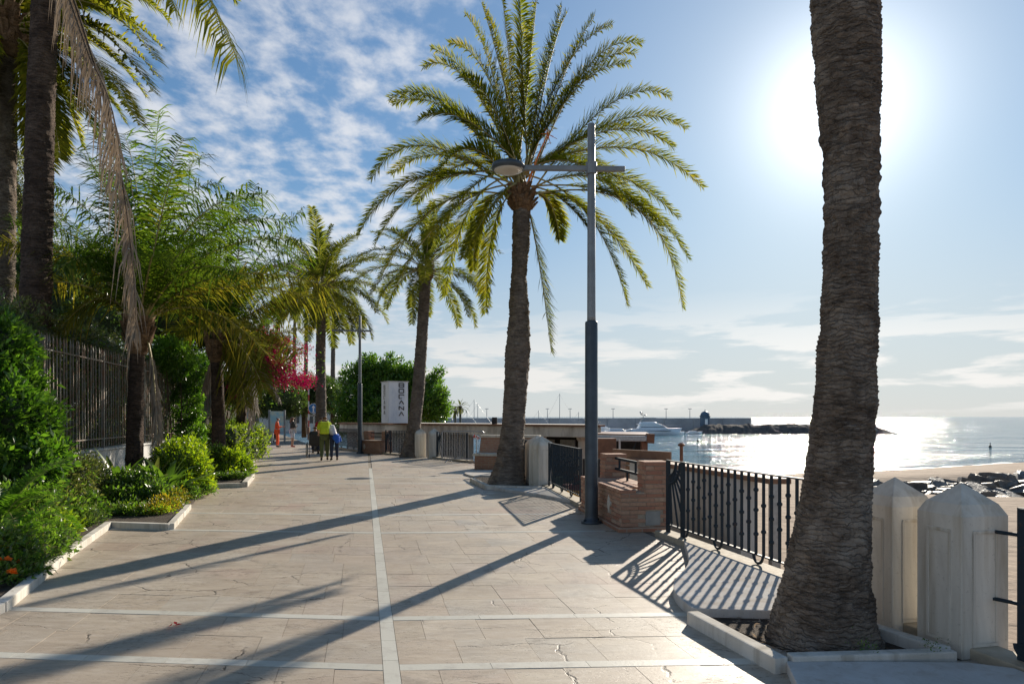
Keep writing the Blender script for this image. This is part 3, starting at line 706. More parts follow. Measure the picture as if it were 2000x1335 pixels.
# ---- middle palm: the big one, frond by frond
MPZ = 16.7
mp = thing('date_palm', 'tall date palm with full arching crown beside the lamp post, middle of the view', 'palm tree', (0.0,MPZ,0), group=PALMG)
mpx = lambda px,py,dz=0.0: W(px,py,MPZ+dz) - Vector((0.0,MPZ,0))
path = [mpx(988,950),mpx(996,900),mpx(1003,820),mpx(1010,720),mpx(1014,620),mpx(1013,545),mpx(1017,480),mpx(1019,405)]
path[0].z = -0.05
def mrad(d): return 0.285 + 0.22*math.exp(-d/0.55) - 0.012*d + 0.05*math.exp(-((d-3.2)/0.9)**2) - 0.045*math.exp(-((d-5.2)/0.5)**2)
link('trunk', trunk_mesh('trunk', path, mrad, 0.022, 40, 3, 0.045, 0.022, knobs=(2.2,4.6,0.03)), M['bark_grey'], mp)
top = path[-1]
o = link('frond_stubs', boots_mesh('frond_stubs', (0,0,0), 0.25, 0.42, 60, 5, 0.22, 0.07, 0.8), M['boots'], mp); o.location = top
FR = [ # control px, tip px
 ((905,72),(828,132)),((980,60),(950,30)),((945,72),(878,86)),((862,122),(762,194)),((872,150),(768,204)),((890,178),(818,236)),((800,200),(726,350)),((778,285),(700,460)),((815,300),(733,478)),
 ((850,330),(742,545)),((880,350),(772,560)),((905,330),(868,580)),((925,345),(925,528)),((950,365),(949,610)),((1042,395),(1077,688)),((1080,350),(1093,468)),((1090,360),(1155,455)),
 ((1245,222),(1372,367)),((1300,318),(1333,602)),((1262,335),(1345,506)),((1170,360),(1225,597)),((1200,130),(1308,188)),((1235,165),(1340,252)),((1222,195),(1313,288)),((1140,45),(1253,86)),((1150,75),(1240,105)),
 ((1075,75),(1108,25)),((1105,110),(1162,30)),((998,120),(978,-25)),((1018,120),(1015,-46)),((1036,120),(1052,-34)),((985,140),(940,5)),((1058,150),(1098,12)),
 ((930,230),(860,330)),((905,255),(812,400)),((1130,255),(1235,420)),((1160,280),(1290,440)),((985,330),(905,505)),((1100,270),(1180,330)),((960,150),(900,150)),((1075,170),(1150,150)),((1200,290),(1325,425)),((860,245),(765,340)),
 ((962,75),(908,28)),((1095,80),(1195,48)),((930,110),(842,95)),((1130,110),(1228,125)),((940,300),(840,475)),((1140,330),(1265,560))]
for i,(c,t_) in enumerate(FR):
    a = math.radians(i*137.5); st = mpx(1019+14*math.cos(a),385-22*(i%3)) + Vector((0,0.12*math.sin(a),0))
    plan = math.hypot(t_[0]-1019,t_[1]-385)/79.8
    need = math.sqrt(max(0.0, 3.9**2 - plan**2)); sgn = -1 if (i*7919)%2 else 1
    dz = sgn*min(need*0.62, 2.3)*(0.55+0.45*((i*37)%10)/10)
    if c[1] > 290: dz = -abs(dz) if i%3 else abs(dz)
    if i in (14,15,16,18,19): dz *= 0.35
    ax = bez(st, mpx(*c,dz=dz*0.35), mpx(*t_,dz=dz), 26)
    old = t_[1] > 440
    me = frond_mesh('frond', ax, (M['frond'],M['rachis']), nl=215, ll=0.56 if not old else 0.48, lw=0.029, start=0.15 if not old else 0.22, vang=24, fwd=38, droop=0.16, jit=.22, plume=6, seed=300+i, r0=0.026)
    link('frond', me, None, mp)
# fruit stalks in the heart of the crown
for j,(x,y,x2,y2) in enumerate(((1030,360,1070,262),)):
    mb = MB(); a0 = mpx(x,y,-0.15); b0 = mpx(x2,y2,-0.5)
    mb.tube([a0,(a0+b0)/2+Vector((0,0,.05)),b0],[0.03,0.022,0.012],6)
    for k in range(14):
        q = b0+Vector((rnd.gauss(0,.09),rnd.gauss(0,.09),rnd.gauss(-.04,.09))); mb.tube([b0,q],[0.008,0.006],4)
    mb.build('fruit_stalk', M['orangefruit'], mp)

# ---- near palm: trunk fills the right of the view, its crown is above the frame
NPZ = 5.03
npm = thing('date_palm', 'huge rough palm trunk close to the camera on the right, crown out of view', 'palm tree', (2.31,NPZ,0), group=PALMG)
nx_ = lambda px,py: W(px,py,NPZ) - Vector((2.31,NPZ,0))
path = [nx_(1606,1265),nx_(1612,1130),nx_(1630,1000),nx_(1650,800),nx_(1656,650),nx_(1662,480),nx_(1662,330),nx_(1657,150),nx_(1650,0),Vector((0.17,0.05,6.2)),Vector((0.25,0.12,9.5))]
path[0].z = -0.06
def nrad(d):
    px = [(0,0.45),(0.22,0.38),(0.5,0.322),(1.0,0.280),(1.4,0.252),(1.75,0.238),(2.2,0.226),(2.7,0.213),(3.2,0.205),(3.6,0.215),(4.1,0.245),(4.7,0.262),(5.5,0.25),(10,0.23)]
    for (a,b),(c,e) in zip(px,px[1:]):
        if a <= d <= c: return b+(e-b)*(d-a)/(c-a)
    return px[-1][1]
link('trunk', trunk_mesh('trunk', path, lambda d: nrad(d)-.030, 0.0095, 110, 9, 0.032, 0.0105, knobs=(2.85,3.95,0.020), smooth=False), M['bark'], npm)
o = link('frond_stubs', boots_mesh('frond_stubs', (0,0,0), 0.32, 0.6, 50, 6), M['boots'], npm); o.location = path[-1]
crown(npm, path[-1]+Vector((0,0,.4)), 34, 0.95, 21, lo=18)
# ---- leaning palm and the one farther left
def lib_palm(label, Z, base_px, pts, rad, n, scale, seed, lo=-62, mat='bark_grey', grp=PALMG, ring=0.028, seg=22, hi=88, name='date_palm'):
    x0 = (base_px-1000)/F*Z; r = thing(name, label, 'palm tree', (x0,Z,0), group=grp)
    path = [W(px,py,Z)-Vector((x0,Z,0)) for px,py in pts]; path[0].z = -0.05
    link('trunk', trunk_mesh('trunk', path, rad, ring, seg, seed, 0.04, 0.022), M[mat], r)
    o = link('frond_stubs', boots_mesh('frond_stubs', (0,0,0), rad(8)*1.15, 0.45, 36, seed), M['boots'], r); o.location = path[-1]
    crown(r, path[-1]+Vector((0,0,.3)), n, scale, seed, lo, hi); return r
lib_palm('leaning date palm behind the box sign, crown partly hidden by the bigger palm', 27.8, 803, [(800,893),(808,840),(817,760),(824,660),(831,545)], lambda d: 0.27+0.2*math.exp(-d/0.5)-0.008*d, 30, 0.80, 31, lo=-18)
lib_palm('date palm standing behind the group with the wheelchair, long bare trunk', 33.0, 627, [(627,880),(627,800),(626,700),(628,578)], lambda d: 0.26+0.12*math.exp(-d/0.5)-0.006*d, 44, 0.98, 32, lo=-28)
for px,Z,ty,s_,lab in ((650,60,560,0.8,'thin far palm trunk just right of the wheelchair-side palm'),(597,66,600,0.8,'thin far palm rising behind the bougainvillea, nearest the striped pole'),(574,72,610,0.7,'thin far palm behind the bougainvillea, leftmost of the far ones')):
    lib_palm(lab, Z, px, [(px,845),(px,740),(px+2,ty)], lambda d: 0.24-0.008*d, 22, s_, int(px), lo=-30, grp='far palms')
for px,ty,lab in ((899,797,'tiny palm on the harbour quay, the taller of two'),(889,806,'tiny palm on the harbour quay, the shorter of two')):
    lib_palm(lab, 150.0, px, [(px,836),(px,ty)], lambda d: 0.25, 16, 0.62 if ty < 800 else .5, int(px), lo=-40, grp='palms on the harbour quay', seg=8, ring=0.3)

# ---- tall palms in the garden on the left
TB = thing('garden_palm', 'tall dark palm trunk in the garden, nearer of the two at the left edge', 'palm tree', (-9.38,13.5,0), group='tall garden palms')
tb = lambda px,py,Z=13.5: W(px,py,Z) - Vector((-9.38,13.5,0))
path = [tb(65,950),tb(68,640),tb(74,430),tb(80,200),tb(88,0),tb(92,-120)]; path[0].z = 0
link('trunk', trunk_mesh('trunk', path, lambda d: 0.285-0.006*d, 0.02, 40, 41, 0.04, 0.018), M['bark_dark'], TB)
o = link('frond_stubs', boots_mesh('frond_stubs', (0,0,0), 0.30, 0.6, 50, 7), M['boots'], TB); o.location = path[-1]
crown(TB, path[-1]+Vector((0,0,.4)), 24, 0.9, 42, lo=22)
c0 = path[-1]+Vector((0,0,.3))
me = frond_mesh('frond', bez(c0, tb(330,-240,12.2), tb(462,112,11.2), 30), (M['frond'],M['rachis']), nl=100, ll=0.72, lw=0.034, start=0.2, vang=-12, fwd=42, droop=0.75, seed=77, r0=0.02, taper=.6); link('frond', me, None, TB)
me = frond_mesh('frond', bez(c0, tb(240,-200,12.6), tb(345,20,12.0), 30), (M['frond'],M['rachis']), nl=80, ll=0.6, lw=0.034, start=0.25, vang=-10, fwd=42, droop=0.7, seed=78, r0=0.02); link('frond', me, None, TB)
# dead fronds hanging from it
for k,(p1,p2,p3) in enumerate((((130,-50),(200,175),(266,640)),((120,-40),(178,120),(236,330)))):
    me = frond_mesh('frond', np.concatenate([bez(c0, tb(*p1,11.6), tb(*p2,10.9),14)[:-1], bez(tb(*p2,10.9), tb((p2[0]+p3[0])//2+24,(p2[1]+p3[1])//2-20,10.6), tb(*p3,10.5),16)]), (M['dead'],M['twig']), nl=150 if k == 0 else 70, ll=0.50, lw=0.022, start=0.12, vang=-60, fwd=20, droop=0.9, seed=80+k, r0=0.03, jit=.45, plume=20, taper=.7)
    link('dead_frond', me, None, TB)
TA = thing('garden_palm', 'palm with feathery crown cut by the left edge of the picture', 'palm tree', (-11.25,15.4,0), group='tall garden palms')
ta = lambda px,py,Z=15.4: W(px,py,Z) - Vector((-11.25,15.4,0))
path = [ta(2,960),ta(4,640),ta(6,400),ta(8,220),ta(10,95)]; path[0].z = 0
link('trunk', trunk_mesh('trunk', path, lambda d: 0.24, 0.022, 32, 44, 0.04, 0.022), M['bark'], TA)
o = link('frond_stubs', boots_mesh('frond_stubs', (0,0,0), 0.42, 0.8, 60, 8, .4,.1), M['boots'], TA); o.location = path[-1]
for i,(c,t_) in enumerate([((150,-90),(310,120)),((160,-40),(300,180)),((170,10),(285,190)),((150,30),(275,245)),((120,60),(215,200)),((100,80),(160,285)),((70,90),(95,330)),((60,80),(50,300)),((150,-140),(330,40)),((120,-160),(230,-60)),((80,-200),(120,-170)),((0,-160),(-40,-220)),((-60,-100),(-160,40)),((-70,0),(-180,200)),((-40,40),(-110,300)),((180,-20),(308,150)),((30,-120),(50,-180)),((130,0),(240,130)),((110,40),(190,270)),((45,60),(130,300)),((20,-150),(-20,-240)),((100,-100),(190,-90)),((150,20),(262,225)),((90,20),(150,215)),((140,-60),(270,60)),((-10,30),(-60,200)),((165,-70),(318,95)),((135,45),(245,240)),((85,60),(118,310))]):
    dz = -1.4 + 2.6*((i*37)%11)/11
    me = frond_mesh('frond', bez(path[-1]+Vector((0.1*math.cos(i),0.1*math.sin(i),.35)), ta(*c,15.4+dz*.4), ta(*t_,15.4+dz), 24), (M['frond'],M['rachis']), nl=150, ll=0.60, lw=0.042, start=.16, vang=20, fwd=44, droop=.2, jit=.22, seed=120+i, r0=0.026); link('frond', me, None, TA)

# ---- feather palms in the planting bed
def queen(label, Z, bx, trunk, rad, fr, seed, gl, dead=()):
    x0 = (bx-1000)/F*Z; r = thing('feather_palm', label, 'palm tree', (x0,Z,0), group='feather palms in the planting bed'); o0 = Vector((x0,Z,0))
    path = [W(px,py,Z)-o0 for px,py in trunk]; path[0].z = 0
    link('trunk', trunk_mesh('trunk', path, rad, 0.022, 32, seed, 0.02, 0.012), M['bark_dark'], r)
    o = link('frond_stubs', boots_mesh('frond_stubs', (0,0,0), 0.21, 0.45, 22, seed, .34,.10,.35), M['boots'], r); o.location = path[-1]-Vector((0,0,.12))
    c0 = path[-1]+Vector((0,0,.2)); cpx = trunk[-1]
    # upright leaf sheaths
    for j in range(3):
        a = j*2.1+0.4; mb = MB(); mb.tube([c0+Vector((.08*math.cos(a),.08*math.sin(a),-.1)), c0+Vector((.13*math.cos(a),.13*math.sin(a),.5)), c0+Vector((.30*math.cos(a),.25*math.sin(a),1.25))],[.055,.05,.028],7); mb.build('leaf_sheath', M['boots'], r, True)
    for i,(c,t_,dz,mk) in enumerate(fr):
        a = i*2.4; ax = bez(c0+Vector((.06*math.cos(a),.06*math.sin(a),.1)), W(*c,Z+dz*.4)-o0, W(*t_,Z+dz)-o0, 28)
        me = frond_mesh('frond', ax, (M[mk],M['rachis']), nl=112 if mk != 'dead' else 100, ll=gl*1.2 if mk != 'dead' else .30, lw=0.032, start=0.14, vang=14, fwd=46 if mk != 'dead' else 14, droop=0.38 if mk != 'dead' else 0.5, seed=seed*10+i, r0=0.028, jit=.35, plume=16, taper=.55); link('dead_frond' if mk == 'dead' else 'frond', me, None, r)
    return r
Q,Y,D_ = 'queen','queen_yellow','dead'
queen('feather palm with dark trunk in the bed, nearer of the two beside the iron fence', 14.5, 264, [(262,985),(263,850),(266,740),(270,668)], lambda d: 0.175+0.05*math.exp(-d/.4)-.012*d,
 [((300,360),(310,215),.4,Q),((320,330),(360,270),-.6,Q),((230,340),(150,290),.8,Q),((220,400),(80,350),-.8,Q),((210,430),(20,430),.5,Q),((200,480),(0,470),-1.0,Y),((190,520),(30,560),.2,Y),((210,520),(110,650),-.6,Y),((200,450),(95,420),1.4,Q),
  ((330,340),(430,360),.9,Q),((360,360),(520,380),-.6,Q),((370,400),(560,430),.6,Q),((380,440),(590,470),-.9,Q),((400,480),(640,560),-.4,Y),((420,500),(655,600),.7,Y),((390,540),(520,690),-.7,Y),
  ((280,330),(240,260),1.2,Q),((330,330),(400,300),1.5,Q),((270,380),(200,330),-1.6,Q),((310,420),(340,330),-1.8,Q),((240,480),(180,470),-1.9,Q),((340,450),(420,470),-1.9,Q),((345,400),(470,400),1.8,Q),((300,470),(300,500),-2.4,Q),((350,470),(480,540),-1.6,Q),((230,450),(120,520),-1.8,Q),((260,350),(180,240),.2,Q),
  ((306,645),(308,930),-.4,D_),((255,600),(258,660),-.8,D_)], 51, 0.62)
queen('feather palm with yellow drooping fronds in the bed, farther of the two', 19.0, 424, [(428,950),(427,850),(425,760),(423,690)], lambda d: 0.19+0.04*math.exp(-d/.4)-.012*d,
 [((430,500),(430,400),.5,Q),((470,480),(500,360),-.6,Q),((480,500),(590,410),.6,Q),((390,500),(330,420),-.5,Q),((490,540),(600,500),-.9,Q),((500,580),(640,560),.6,Y),((470,640),(515,760),-1.1,Y),((450,640),(480,790),-.5,Y),((390,590),(330,680),.4,Y),((380,560),(300,600),-.8,Q),((440,480),(460,380),1.2,Q),((410,490),(380,390),1.5,Q),((500,520),(575,470),1.4,Q),((455,540),(520,520),-1.9,Q),((430,560),(420,520),-2.0,Q),((400,540),(350,520),1.9,Q),((510,560),(645,600),1.2,Y),((490,600),(580,690),-1.4,Y),
  ((480,600),(500,800),-.4,D_),((478,560),(488,830),-.2,D_),((490,590),(470,780),.2,D_),((500,480),(590,520),.1,D_),((440,620),(400,760),.6,D_)], 52, 0.66)
queen('small feather palm at the end of the bed behind the clipped hedge', 26.0, 470, [(470,890),(472,800),(474,730)], lambda d: 0.18,
 [((500,640),(560,660),.5,Y),((500,620),(540,580),-.6,Q),((460,620),(420,580),.6,Q),((520,640),(610,640),-.5,Y),((440,640),(390,680),.3,Q),((505,690),(545,780),-.6,D_),((480,690),(500,850),-.3,D_),((485,700),(490,870),0,D_),((470,600),(470,520),1,Q),((500,610),(590,560),1,Q)], 53, 0.6)
# ================================================================== STREET FURNITURE ON THE SEA SIDE
def zrot(d): return math.atan2(d[1], d[0])
# ---- iron railings: frame, posts, fan panel, knobbed bars, hoops under the bottom rail
RAILG = 'dark iron railings on the sea side'
def bar_mesh():
    meshes = []
    for ks in ((0.30,0.62),(0.20,0.48,0.75),(0.38,0.68),(0.25,0.55,0.80)):
        mb = MB(); mb.box((-.012,-.012,0.18),(.012,.012,1.045))
        for k in ks:
            z = 0.18+k*0.86; mb.lathe([(0.014,z-.024),(0.027,z-.010),(0.027,z+.010),(0.014,z+.024)], seg=6)
        m_ = mb.mesh('bar'); m_.materials.append(M['iron']); meshes.append(m_)
    return meshes
BARS = bar_mesh()
def railing(a, b, label, fan_at_a=True, step=0.135, fan=0.42):
    a, b = Vector((*a,0)), Vector((*b,0)); d = b-a; L = d.length
    r = thing('iron_railing', label, 'railing', a, zrot(d), RAILG)
    for nm,z,h in (('top_rail',1.05,0.016),('bottom_rail',0.18,0.014)):
        mb = MB(); mb.box((0,-.024,z-h/2),(L,.024,z+h/2)); mb.build(nm, M['iron'], r, bevel=.003)
    x0 = 0.0
    posts = [0.03, L-0.03]
    if fan_at_a: posts.append(fan+0.03); x0 = fan+0.03
    for x in posts:
        mb = MB(); mb.box((x-.045,-.014,0.06),(x+.045,.014,1.062)); mb.build('post', M['iron'], r, bevel=.003)
    if fan_at_a:
        cx_, cz = 0.07, 1.04
        for rr in (0.19,0.30):
            mb = MB(); mb.tube([(cx_+rr*math.cos(t_),0,cz-rr*math.sin(t_)) for t_ in np.linspace(0.02,math.pi/2-.02,12)],0.020,6); mb.build('fan_arc', M['iron'], r)
        for k in range(6):
            t_ = R(28+k*11.5); e = Vector((cx_,0,cz)); dd = Vector((math.cos(t_),0,-math.sin(t_)))
            s_ = min((fan-0.02-cx_)/max(dd.x,1e-3), (cz-0.19)/max(-dd.z,1e-3)); mb = MB(); mb.bar(e+dd*0.19, e+dd*s_, .020,.020); mb.build('fan_bar', M['iron'], r)
    n = int((L-x0-0.12)/step)
    for i in range(n):
        x = x0 + 0.06 + (L-x0-0.12)*(i+0.6)/n; o = link('bar', BARS[i%4], None, r); o.location = (x,0,0)
    for i in range(max(1,int(L/0.85))):
        x = x0+0.05+(L-x0)*(i)/max(1,int(L/0.85)); mb = MB(); mb.tube([(x+.085*math.cos(t_),0,0.172+(.085*1.0)*-math.sin(t_)*0.95) for t_ in np.linspace(0,math.pi,10)],0.016,6); mb.build('hoop', M['iron'], r)
    return r
railing((fence_x(9.36),9.36),(fence_x(5.72),5.72),'dark iron railing with fan panel between the brick bench and the near palm')
railing((fence_x(4.42),4.42),(fence_x(1.2),1.2),'dark iron railing cut by the right edge beside the marble post', fan_at_a=False)
railing((0.84,15.55),(1.28,12.62),'dark iron railing half hidden by the lamp post')
railing((-0.18,20.2),(0.50,16.95),'dark iron railing hidden behind the middle palm trunk', fan_at_a=False, step=.13)
railing((-2.95,26.75),(-1.62,24.75),'iron railing with fan between far marble posts and the white-seated bench', step=.13)
railing((-5.55,29.95),(-4.35,28.4),'iron railing behind the leaning palm trunk', step=.13)
railing((-9.9,36.6),(-7.2,32.3),'farthest iron railing, left of the second lamp post', step=.14)

# ---- marble bollard posts with pyramid caps
def marble_post(loc, rz, s, h, label):
    r = thing('marble_post', label, 'post', (*loc,0), rz, 'pairs of marble posts on the sea side')
    a = s/2; c = 0.014
    prof = [(1.0,0.0),(1.0,h*0.82),(0.80,h*0.885),(0.02,h)]
    vs = [(a*k*sx,a*k*sy,z) for k,z in prof for sx,sy in ((1,-1),(1,1),(-1,1),(-1,-1))]
    fs = [(i*4+j,i*4+(j+1)%4,(i+1)*4+(j+1)%4,(i+1)*4+j) for i in range(3) for j in range(4)] + [(12,13,14,15)]
    MB().add(vs,fs).build('shaft', M['marble'], r, bevel=.007)
    # sunk panel frames, one on each face
    for k in range(4):
        mb = MB(); f0 = a; w = s*0.27; z0,z1 = 0.10,h*0.72; t_ = 0.010
        for (x0,x1,y0,y1) in ((-w,w,z1,z1+.022),(-w,w,z0-.022,z0),(-w,-w+.022,z0,z1),(w-.022,w,z0,z1)):
            mb.box((x0,f0-.004,y0),(x1,f0+t_-.004,y1))
        o = mb.build('panel_frame', M['marble'], r, bevel=.004); o.rotation_euler = (0,0,k*math.pi/2)
    return r
marble_post((3.20,4.86),R(12),0.385,1.18,'weathered marble post with iron brackets, nearest on the right')
marble_post((3.04,5.42),R(12),0.385,1.17,'weathered marble post standing just behind the near palm trunk')
marble_post((0.70,16.15),R(30),0.44,1.19,'marble post beside the middle palm, nearer of that pair')
marble_post((0.62,16.85),R(30),0.44,1.19,'marble post beside the middle palm, farther of that pair')
marble_post((-3.10,27.15),R(15),0.46,1.18,'marble post by the leaning palm, right one of that pair')
marble_post((-3.75,27.75),R(15),0.46,1.18,'marble post by the leaning palm, left one of that pair')
# brackets and first upright of the cut-off railing
for z in (0.40,0.86):
    b = thing('iron_bracket', 'short black iron bracket on the near marble post, '+('lower' if z < .6 else 'upper')+' one', 'bracket', (3.36,4.66,z), 0)
    mb = MB(); mb.tube([(-.05,.05,0),(0.07,-.18,0)],0.014,6); mb.build('arm', M['iron'], b); mb = MB(); mb.lathe([(0.03,-.01),(0.03,.01)], (-.05,.05,0), 8); mb.build('plate', M['iron'], b)

# ---- brick bench by the lamp post, brick by brick
bA, bB, bC = Vector((1.56,9.74)), Vector((2.20,9.98)), Vector((1.22,12.1))
ux = (bC-bA).normalized(); LX = (bC-bA).length; uy = Vector((ux.y,-ux.x)); LY = 0.72
bench = thing('brick_bench', 'red brick bench with open metal backrest and white diamond tile beside the lamp post', 'bench', (bA.x,bA.y,0), zrot(ux))
# local x along the bench away from the camera, local -y towards the sea -> use y = -across
def bbox(x0,x1,y0,y1,z0,z1): return (x0,-y1,z0),(x1,-y0,z1)
SH, PH = 0.60, 1.0
mb = MB(); mb.box(*bbox(0.012,LX-.012,0.012,LY-.012,0,SH-.035)); mb.box(*bbox(0.012,0.33,LY-.36,LY-.012,SH-.04,PH-.035)); mb.box(*bbox(LX-.33,LX-.012,LY-.36,LY-.012,SH-.04,PH-.035)); mb.build('mortar_core', M['mortar'], bench)
brick_cache = {}
def brick(x0,x1,y0,y1,z0,z1):
    dx_,dy_,dz_ = x1-x0,y1-y0,z1-z0; key = (round(dx_,2),round(dy_,2),round(dz_,3))
    if key not in brick_cache:
        m_ = MB(); hx,hy,hz2 = dx_/2,dy_/2,dz_/2; c = .004
        m_.add([(sx*(hx-(c if k else 0)),sy*(hy-(c if k else 0)),sz*(hz2-(0 if k else c))) for k in (0,) for sz in (-1,1) for sx,sy in ((-1,-1),(1,-1),(1,1),(-1,1))] + [(sx*(hx-c),sy*(hy-c),sz*hz2) for sz in (-1,1) for sx,sy in ((-1,-1),(1,-1),(1,1),(-1,1))],
               [(0,1,5,4),(1,2,6,5),(2,3,7,6),(3,0,4,7),(11,10,9,8),(12,13,14,15),(4,5,13,12),(5,6,14,13),(6,7,15,14),(7,4,12,15),(1,0,8,9),(2,1,9,10),(3,2,10,11),(0,3,11,8)])
        brick_cache[key] = m_.mesh('brick'); brick_cache[key].materials.append(M['brick'])
    o = link('brick', brick_cache[key], None, bench); o.location = ((x0+x1)/2,-(y0+y1)/2,(z0+z1)/2)
    j = rnd.uniform(-.004,.004); o.location.x += j*.5; o.location.y += j
def courses(face, u0, u1, z0, z1, nz, l, at, skip=None):
    hz2 = (z1-z0)/nz
    for k in range(nz):
        u = u0 - (l/2 if k%2 else 0)
        while u < u1-0.02:
            a, b = max(u,u0), min(u+l,u1); u += l
            if b-a < 0.035: continue
            if skip and skip(a,b,z0+k*hz2): continue
            za, zb = z0+k*hz2+.005, z0+(k+1)*hz2-.004
            if face == 'front': brick(a+.004,b-.004,at,at+.03,za,zb)
            elif face == 'back': brick(a+.004,b-.004,at-.03,at,za,zb)
            elif face == 'near': brick(at,at+.03,a+.004,b-.004,za,zb)
            else: brick(at-.03,at,a+.004,b-.004,za,zb)
courses('front', 0, LX, 0.07, SH-.055, 8, 0.25, 0.0, skip=lambda a,b,z: abs((a+b)/2-0.62)<.10 and .18<z<.42)
courses('near', 0.0, LY, 0.07, SH-.055, 8, 0.25, 0.0, skip=lambda a,b,z: abs((a+b)/2-0.47)<.12 and z<.26)
courses('near', LY-.36, LY, SH-.05, PH-.06, 6, 0.25, 0.0)
courses('front', 0.0, 0.34, SH-.05, PH-.06, 6, 0.25, LY-.37)
courses('front', LX-.34, LX, SH-.05, PH-.06, 6, 0.25, LY-.37)
courses('near', LY-.36, LY, SH-.05, PH-.06, 6, 0.25, LX-.34)
u = 0.0
while u < LX-.05:      # seat edge: bricks laid on top
    w = 0.118
    if u+w < LX: brick(u+.004,u+w-.004,-.012,0.225,SH-.05,SH)
    u += w
for r_ in range(2):
    u = 0.0
    while u < LX-.05:
        w = 0.235
        inn = (u < 0.34 or u > LX-.36)
        if u+w < LX and not inn: brick(u+.004,u+w-.004,0.235+r_*.24,0.465+r_*.24,SH-.05,SH-.006)
        u += w
for x0 in (0.0, LX-.36):
    for k in range(3): brick(x0+.0+k*.12,x0+.112+k*.12,LY-.37,LY+.01,PH-.055,PH)
mb = MB(); mb.box(*bbox(-.05,LX,-.05,LY,0,0.07)); mb.build('plinth_course', M['brickwork'], bench, bevel=.01)
# white diamond tile, grey cover plate
mb = MB(); mb.add([(0.62,0.012,.20),(0.70,0.012,.335),(0.62,0.012,.47),(0.54,0.012,.335)]+[(0.62,-.02,.20),(0.70,-.02,.335),(0.62,-.02,.47),(0.54,-.02,.335)],[(3,2,1,0),(0,1,5,4),(1,2,6,5),(2,3,7,6),(3,0,4,7)]); mb.build('diamond_tile', M['marble'], bench)
mb = MB(); mb.box(*bbox(-.006,0.02,0.36,0.58,0.09,0.29)); mb.build('cover_plate', M['slate'], bench, bevel=.003)
for z in (0.93,0.75):
    mb = MB(); mb.box(*bbox(0.34,LX-.34,LY-.2,LY-.16,z-.02,z+.02)); mb.build('back_rail', M['iron'], bench)
for i in range(4):
    x = 0.55+i*(LX-1.1)/3; z0,z1 = (0.75,0.93) if i%2 else (0.58,0.75); mb = MB(); mb.box(*bbox(x-.015,x+.015,LY-.195,LY-.165,z0,z1)); mb.build('back_upright', M['iron'], bench)

# ---- two farther benches
def bench_white(loc, rz, label):
    r = thing('brick_bench', label, 'bench', (*loc,0), rz)
    mb = MB(); mb.box((0,0,0),(1.9,.55,.42)); mb.build('base', M['brickwork'], r, bevel=.01)
    mb = MB(); mb.box((-.05,-.06,.42),(1.93,.55,.50)); mb.build('seat_slab', M['marble'], r, bevel=.015)
    mb = MB(); mb.add([(0,.50,.42),(1.9,.50,.42),(1.9,.72,.98),(0,.72,.98),(0,.95,.0),(1.9,.95,.0),(1.9,.95,.98),(0,.95,.98)],[(0,1,2,3),(3,2,6,7),(5,4,7,6),(1,5,6,2),(4,0,3,7),(0,4,5,1)]); mb.build('backrest', M['brickwork'], r)
    mb = MB(); mb.box((-.04,.68,.98),(1.94,1.0,1.06)); mb.build('coping', M['marble'], r, bevel=.015)
    return r
bench_white((-1.18,21.4),R(-14),'brick bench with white stone seat just left of the middle palm trunk')
def bench_simple(loc, rz, label, L=2.0):
    r = thing('brick_bench', label, 'bench', (*loc,0), rz)
    mb = MB(); mb.box((0,0,0),(L,.7,.55)); mb.build('base', M['brickwork'], r, bevel=.01)
    mb = MB(); mb.box((-.03,-.03,.55),(L+.03,.45,.60)); mb.build('seat_slab', M['brickwork'], r)
    for x in (0,L-.34): mb = MB(); mb.box((x,.36,.60),(x+.34,.7,1.0)); mb.build('back_pillar', M['brickwork'], r, bevel=.01)
    for z in (.74,.92): mb = MB(); mb.box((.34,.5,z-.02),(L-.34,.54,z+.02)); mb.build('back_rail', M['iron'], r)
    mb = MB(); mb.add([(.5,-.012,.18),(.58,-.012,.31),(.5,-.012,.44),(.42,-.012,.31),(.5,.02,.18),(.58,.02,.31),(.5,.02,.44),(.42,.02,.31)],[(0,1,2,3),(0,4,5,1),(1,5,6,2),(2,6,7,3),(3,7,4,0)]); mb.build('diamond_tile', M['marble'], r)
    return r
bench_simple((-7.0,30.9),R(-52)+R(12),'small red brick bench beside the second lamp post', 1.6)
r = bench_white((-17.3,40.4),R(0),'far brick bench with pale top left of the striped pole'); r.scale = (0.8,1,1)

